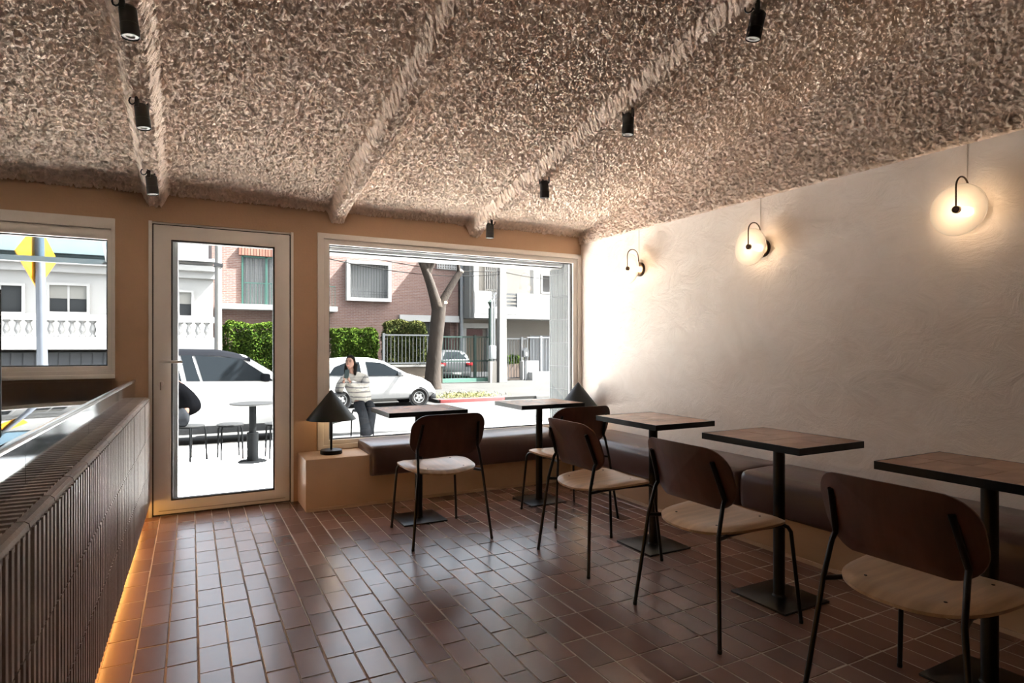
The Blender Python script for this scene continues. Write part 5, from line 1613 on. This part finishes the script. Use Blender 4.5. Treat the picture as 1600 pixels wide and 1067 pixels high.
skin_mesh('sweater', [
    [(0.118, 0.045, 0.535, 0.20, 0.155), (*wst, 0.195, 0.14), (*chs, 0.18, 0.125), (-0.07, -0.037, 1.05, 0.075)],
    [(*chs, 0.18, 0.125), (*LS, 0.075), (-0.26, -0.10, 0.90, 0.075), (*LE, 0.070), (-0.262, -0.205, 0.89, 0.052), (-0.243, -0.235, 0.935, 0.038)],
    [(*chs, 0.18, 0.125), (*RS, 0.078), (0.13, -0.12, 0.89, 0.085), (*RE, 0.075), (-0.06, -0.258, 0.88, 0.058), (-0.148, -0.264, 0.930, 0.038)]], 'striped_knit', wo)
skin_mesh('trousers', [
    [(0.115, 0.045, 0.65, 0.14, 0.12), (*hip, 0.165, 0.13), (0.03, -0.02, 0.56, 0.105), (*kn1, 0.080), (0.065, -0.33, 0.25, 0.088), (0.09, -0.355, 0.09, 0.092), (0.092, -0.357, 0.06, 0.090)],
    [(*hip, 0.150, 0.125), (0.22, 0.0, 0.56, 0.105), (*kn2, 0.082), (0.16, -0.26, 0.25, 0.092), (0.14, -0.245, 0.09, 0.095), (0.14, -0.245, 0.06, 0.092)]], 'trousers_grey', wo)
for an, dx in ((an1, -0.06), (an2, 0.02)):
    skin_mesh('shoe', [[(an[0] + 0.01, an[1] + 0.06, 0.045, 0.038), (an[0], an[1] - 0.02, 0.042, 0.042), (an[0] + dx * 0.6, an[1] - 0.10, 0.034, 0.040, 0.032), (an[0] + dx, an[1] - 0.16, 0.028, 0.030, 0.026)]], 'shoe_pale', wo)
hc = Vector((-0.098, -0.058, 1.235))
hd_, HM = head_mesh('head', hc, math.radians(-125), math.radians(-6), body, 'skin', 0.96)
# long dark hair: cap and two falling curtains
mb = MB()
def cap(u, v):
    th = 2 * PI * u; ph = PI * (v * 0.62 - 0.12)
    x, y, z = math.cos(ph) * math.cos(th), math.cos(ph) * math.sin(th), math.sin(ph)
    k = 1.0
    X = 0.104 * x - 0.008; Y_ = 0.086 * y; Z = 0.126 * z + 0.006
    if x > 0.25 and z < 0.55: X = min(X, 0.03 + 0.05 * z)
    return (X, Y_, Z)
mb.grid(cap, 36, 12, True); mb.f.append(tuple(11 * 36 + i for i in range(36))); mb.f.append(tuple(range(35, -1, -1)))
mb.xf(HM)
mb.build('hair', 'hair_dark', wo, smooth=True, angle=80)
def HL(x, y, z): return tuple(HM @ Vector((x, y, z)))
skin_mesh('hair_length', [
    [(*HL(-0.05, 0.0, 0.03), 0.075), (*HL(-0.085, 0.0, -0.08), 0.068), (*HL(-0.10, 0.0, -0.19), 0.055, 0.05)],
    [(*HL(-0.05, 0.0, 0.03), 0.075), (*HL(-0.02, 0.080, -0.03), 0.028), (*HL(-0.015, 0.088, -0.13), 0.028), (*HL(-0.01, 0.085, -0.22), 0.016)],
    [(*HL(-0.05, 0.0, 0.03), 0.075), (*HL(-0.02, -0.080, -0.03), 0.028), (*HL(-0.015, -0.088, -0.13), 0.026), (*HL(0.0, -0.09, -0.20), 0.014)]], 'hair_dark', wo)
ph = thing('smartphone', 'dark phone held up in the hands of the woman in the striped sweater', 'phone', (WX - 0.2156, WYY - 0.3189, wz + 1.0601))
ph.rotation_euler = (math.radians(-25), 0, math.radians(-30))
MB().prism(rrect(-0.036, 0.036, -0.072, 0.072, 0.010), -0.004, 0.004, 'y').build('case', omat('phone_case', (0.012, 0.018, 0.017), 0.4), ph)
MB().box(-0.033, 0.033, 0.0041, 0.0046, -0.066, 0.066).build('screen', 'car_black', ph)

# ---- man bent forward on a stool, seen through the door
MX, MYY = -0.03, 8.85
mz = gz(MYY)
ma = thing('person', 'man in a dark jacket bent forward on a stool outside the door', 'person', (MX, MYY, mz))
hip = (0.02, 0.0, 0.60); wst = (-0.02, 0.0, 0.75); chs = (-0.13, 0.0, 0.93); nk = (-0.24, 0.0, 1.05)
mbd = skin_mesh('body', [
    [(*hip, 0.13, 0.14), (*wst, 0.11, 0.13), (*chs, 0.12, 0.14), (*nk, 0.055), (-0.29, 0.0, 1.10, 0.05), (-0.31, 0, 1.14, 0.06)],
    [(*chs, 0.12, 0.14), (-0.17, -0.20, 0.96, 0.05), (-0.27, -0.26, 0.72, 0.04), (-0.44, -0.16, 0.62, 0.028)],
    [(*chs, 0.12, 0.14), (-0.17, 0.20, 0.96, 0.05), (-0.27, 0.26, 0.72, 0.04), (-0.44, 0.16, 0.62, 0.028)],
    [(*hip, 0.13, 0.14), (-0.08, -0.12, 0.575, 0.085), (-0.42, -0.18, 0.50, 0.058), (-0.40, -0.18, 0.27, 0.048), (-0.38, -0.18, 0.09, 0.034)],
    [(*hip, 0.13, 0.14), (-0.08, 0.12, 0.575, 0.085), (-0.42, 0.18, 0.50, 0.058), (-0.40, 0.18, 0.27, 0.048), (-0.38, 0.18, 0.09, 0.034)]], 'skin', ma)
for s in (-1, 1):
    skin_mesh('hand', hand_chains((-0.44, s * 0.16, 0.62), (-0.9, -s * 0.4, -0.1), (-0.2, 0, -1), s), 'skin', mbd)
skin_mesh('jacket', [
    [(0.03, 0.0, 0.565, 0.165, 0.185), (*wst, 0.16, 0.175), (*chs, 0.155, 0.175), (-0.21, 0.0, 1.02, 0.085)],
    [(*chs, 0.155, 0.175), (-0.17, -0.21, 0.96, 0.085), (-0.27, -0.265, 0.73, 0.075), (-0.42, -0.175, 0.63, 0.05)],
    [(*chs, 0.155, 0.175), (-0.17, 0.21, 0.96, 0.085), (-0.27, 0.265, 0.73, 0.075), (-0.42, 0.175, 0.63, 0.05)]], 'jacket_dark', ma)
skin_mesh('trousers', [
    [(*hip, 0.14, 0.16), (-0.08, -0.12, 0.58, 0.105), (-0.42, -0.18, 0.505, 0.080), (-0.40, -0.18, 0.27, 0.070), (-0.38, -0.18, 0.10, 0.068)],
    [(*hip, 0.14, 0.16), (-0.08, 0.12, 0.58, 0.105), (-0.42, 0.18, 0.505, 0.080), (-0.40, 0.18, 0.27, 0.070), (-0.38, 0.18, 0.10, 0.068)]], 'trousers_grey', ma)
for s in (-1, 1):
    skin_mesh('shoe', [[(-0.33, s * 0.18, 0.045, 0.04), (-0.40, s * 0.18, 0.043, 0.044), (-0.52, s * 0.19, 0.034, 0.04, 0.032), (-0.57, s * 0.19, 0.03, 0.03, 0.028)]], 'jacket_dark', ma)
mh_, HM = head_mesh('head', Vector((-0.335, 0, 1.20)), PI, math.radians(22), mbd, 'skin', 1.0)
mb = MB(); mb.grid(cap, 36, 12, True); mb.f.append(tuple(11 * 36 + i for i in range(36))); mb.f.append(tuple(range(35, -1, -1))); mb.xf(HM)
mb.build('hair', 'hair_dark', ma, smooth=True, angle=80)

# ---- added tree, unseen past the window's right end; its crown shades woman and table
t = thing('added_shade_tree', 'leafy tree added out of view past the window to shade the terrace table', 'tree', (7.7, 9.7, gz(9.7)))
MB().tube([(0, 0, 0), (0, 0, 1.6), (-0.15, 0.05, 2.9), (-0.7, 0.1, 4.0), (-1.6, 0.15, 4.8)], [0.20, 0.16, 0.14, 0.10, 0.05], 14).tube([(-0.15, 0.05, 2.9), (0.3, -0.1, 4.0), (0.6, -0.1, 5.0)], [0.12, 0.09, 0.04], 10).build('trunk', 'bark', t, smooth=True, angle=80)
def crown(n):
    d = rng.normal(size=(n, 3)); d /= np.linalg.norm(d, axis=1)[:, None]
    p = d * (rng.random(n) ** 0.4)[:, None] * np.array([2.3, 1.25, 1.15]) + np.array([-1.75, 0.25, 5.0])
    return p, d, np.clip(rng.normal(0.35, 0.2, n), 0, 1)
leaves(7000, crown, 0.085, t, 'hedge_leaf', 'foliage')
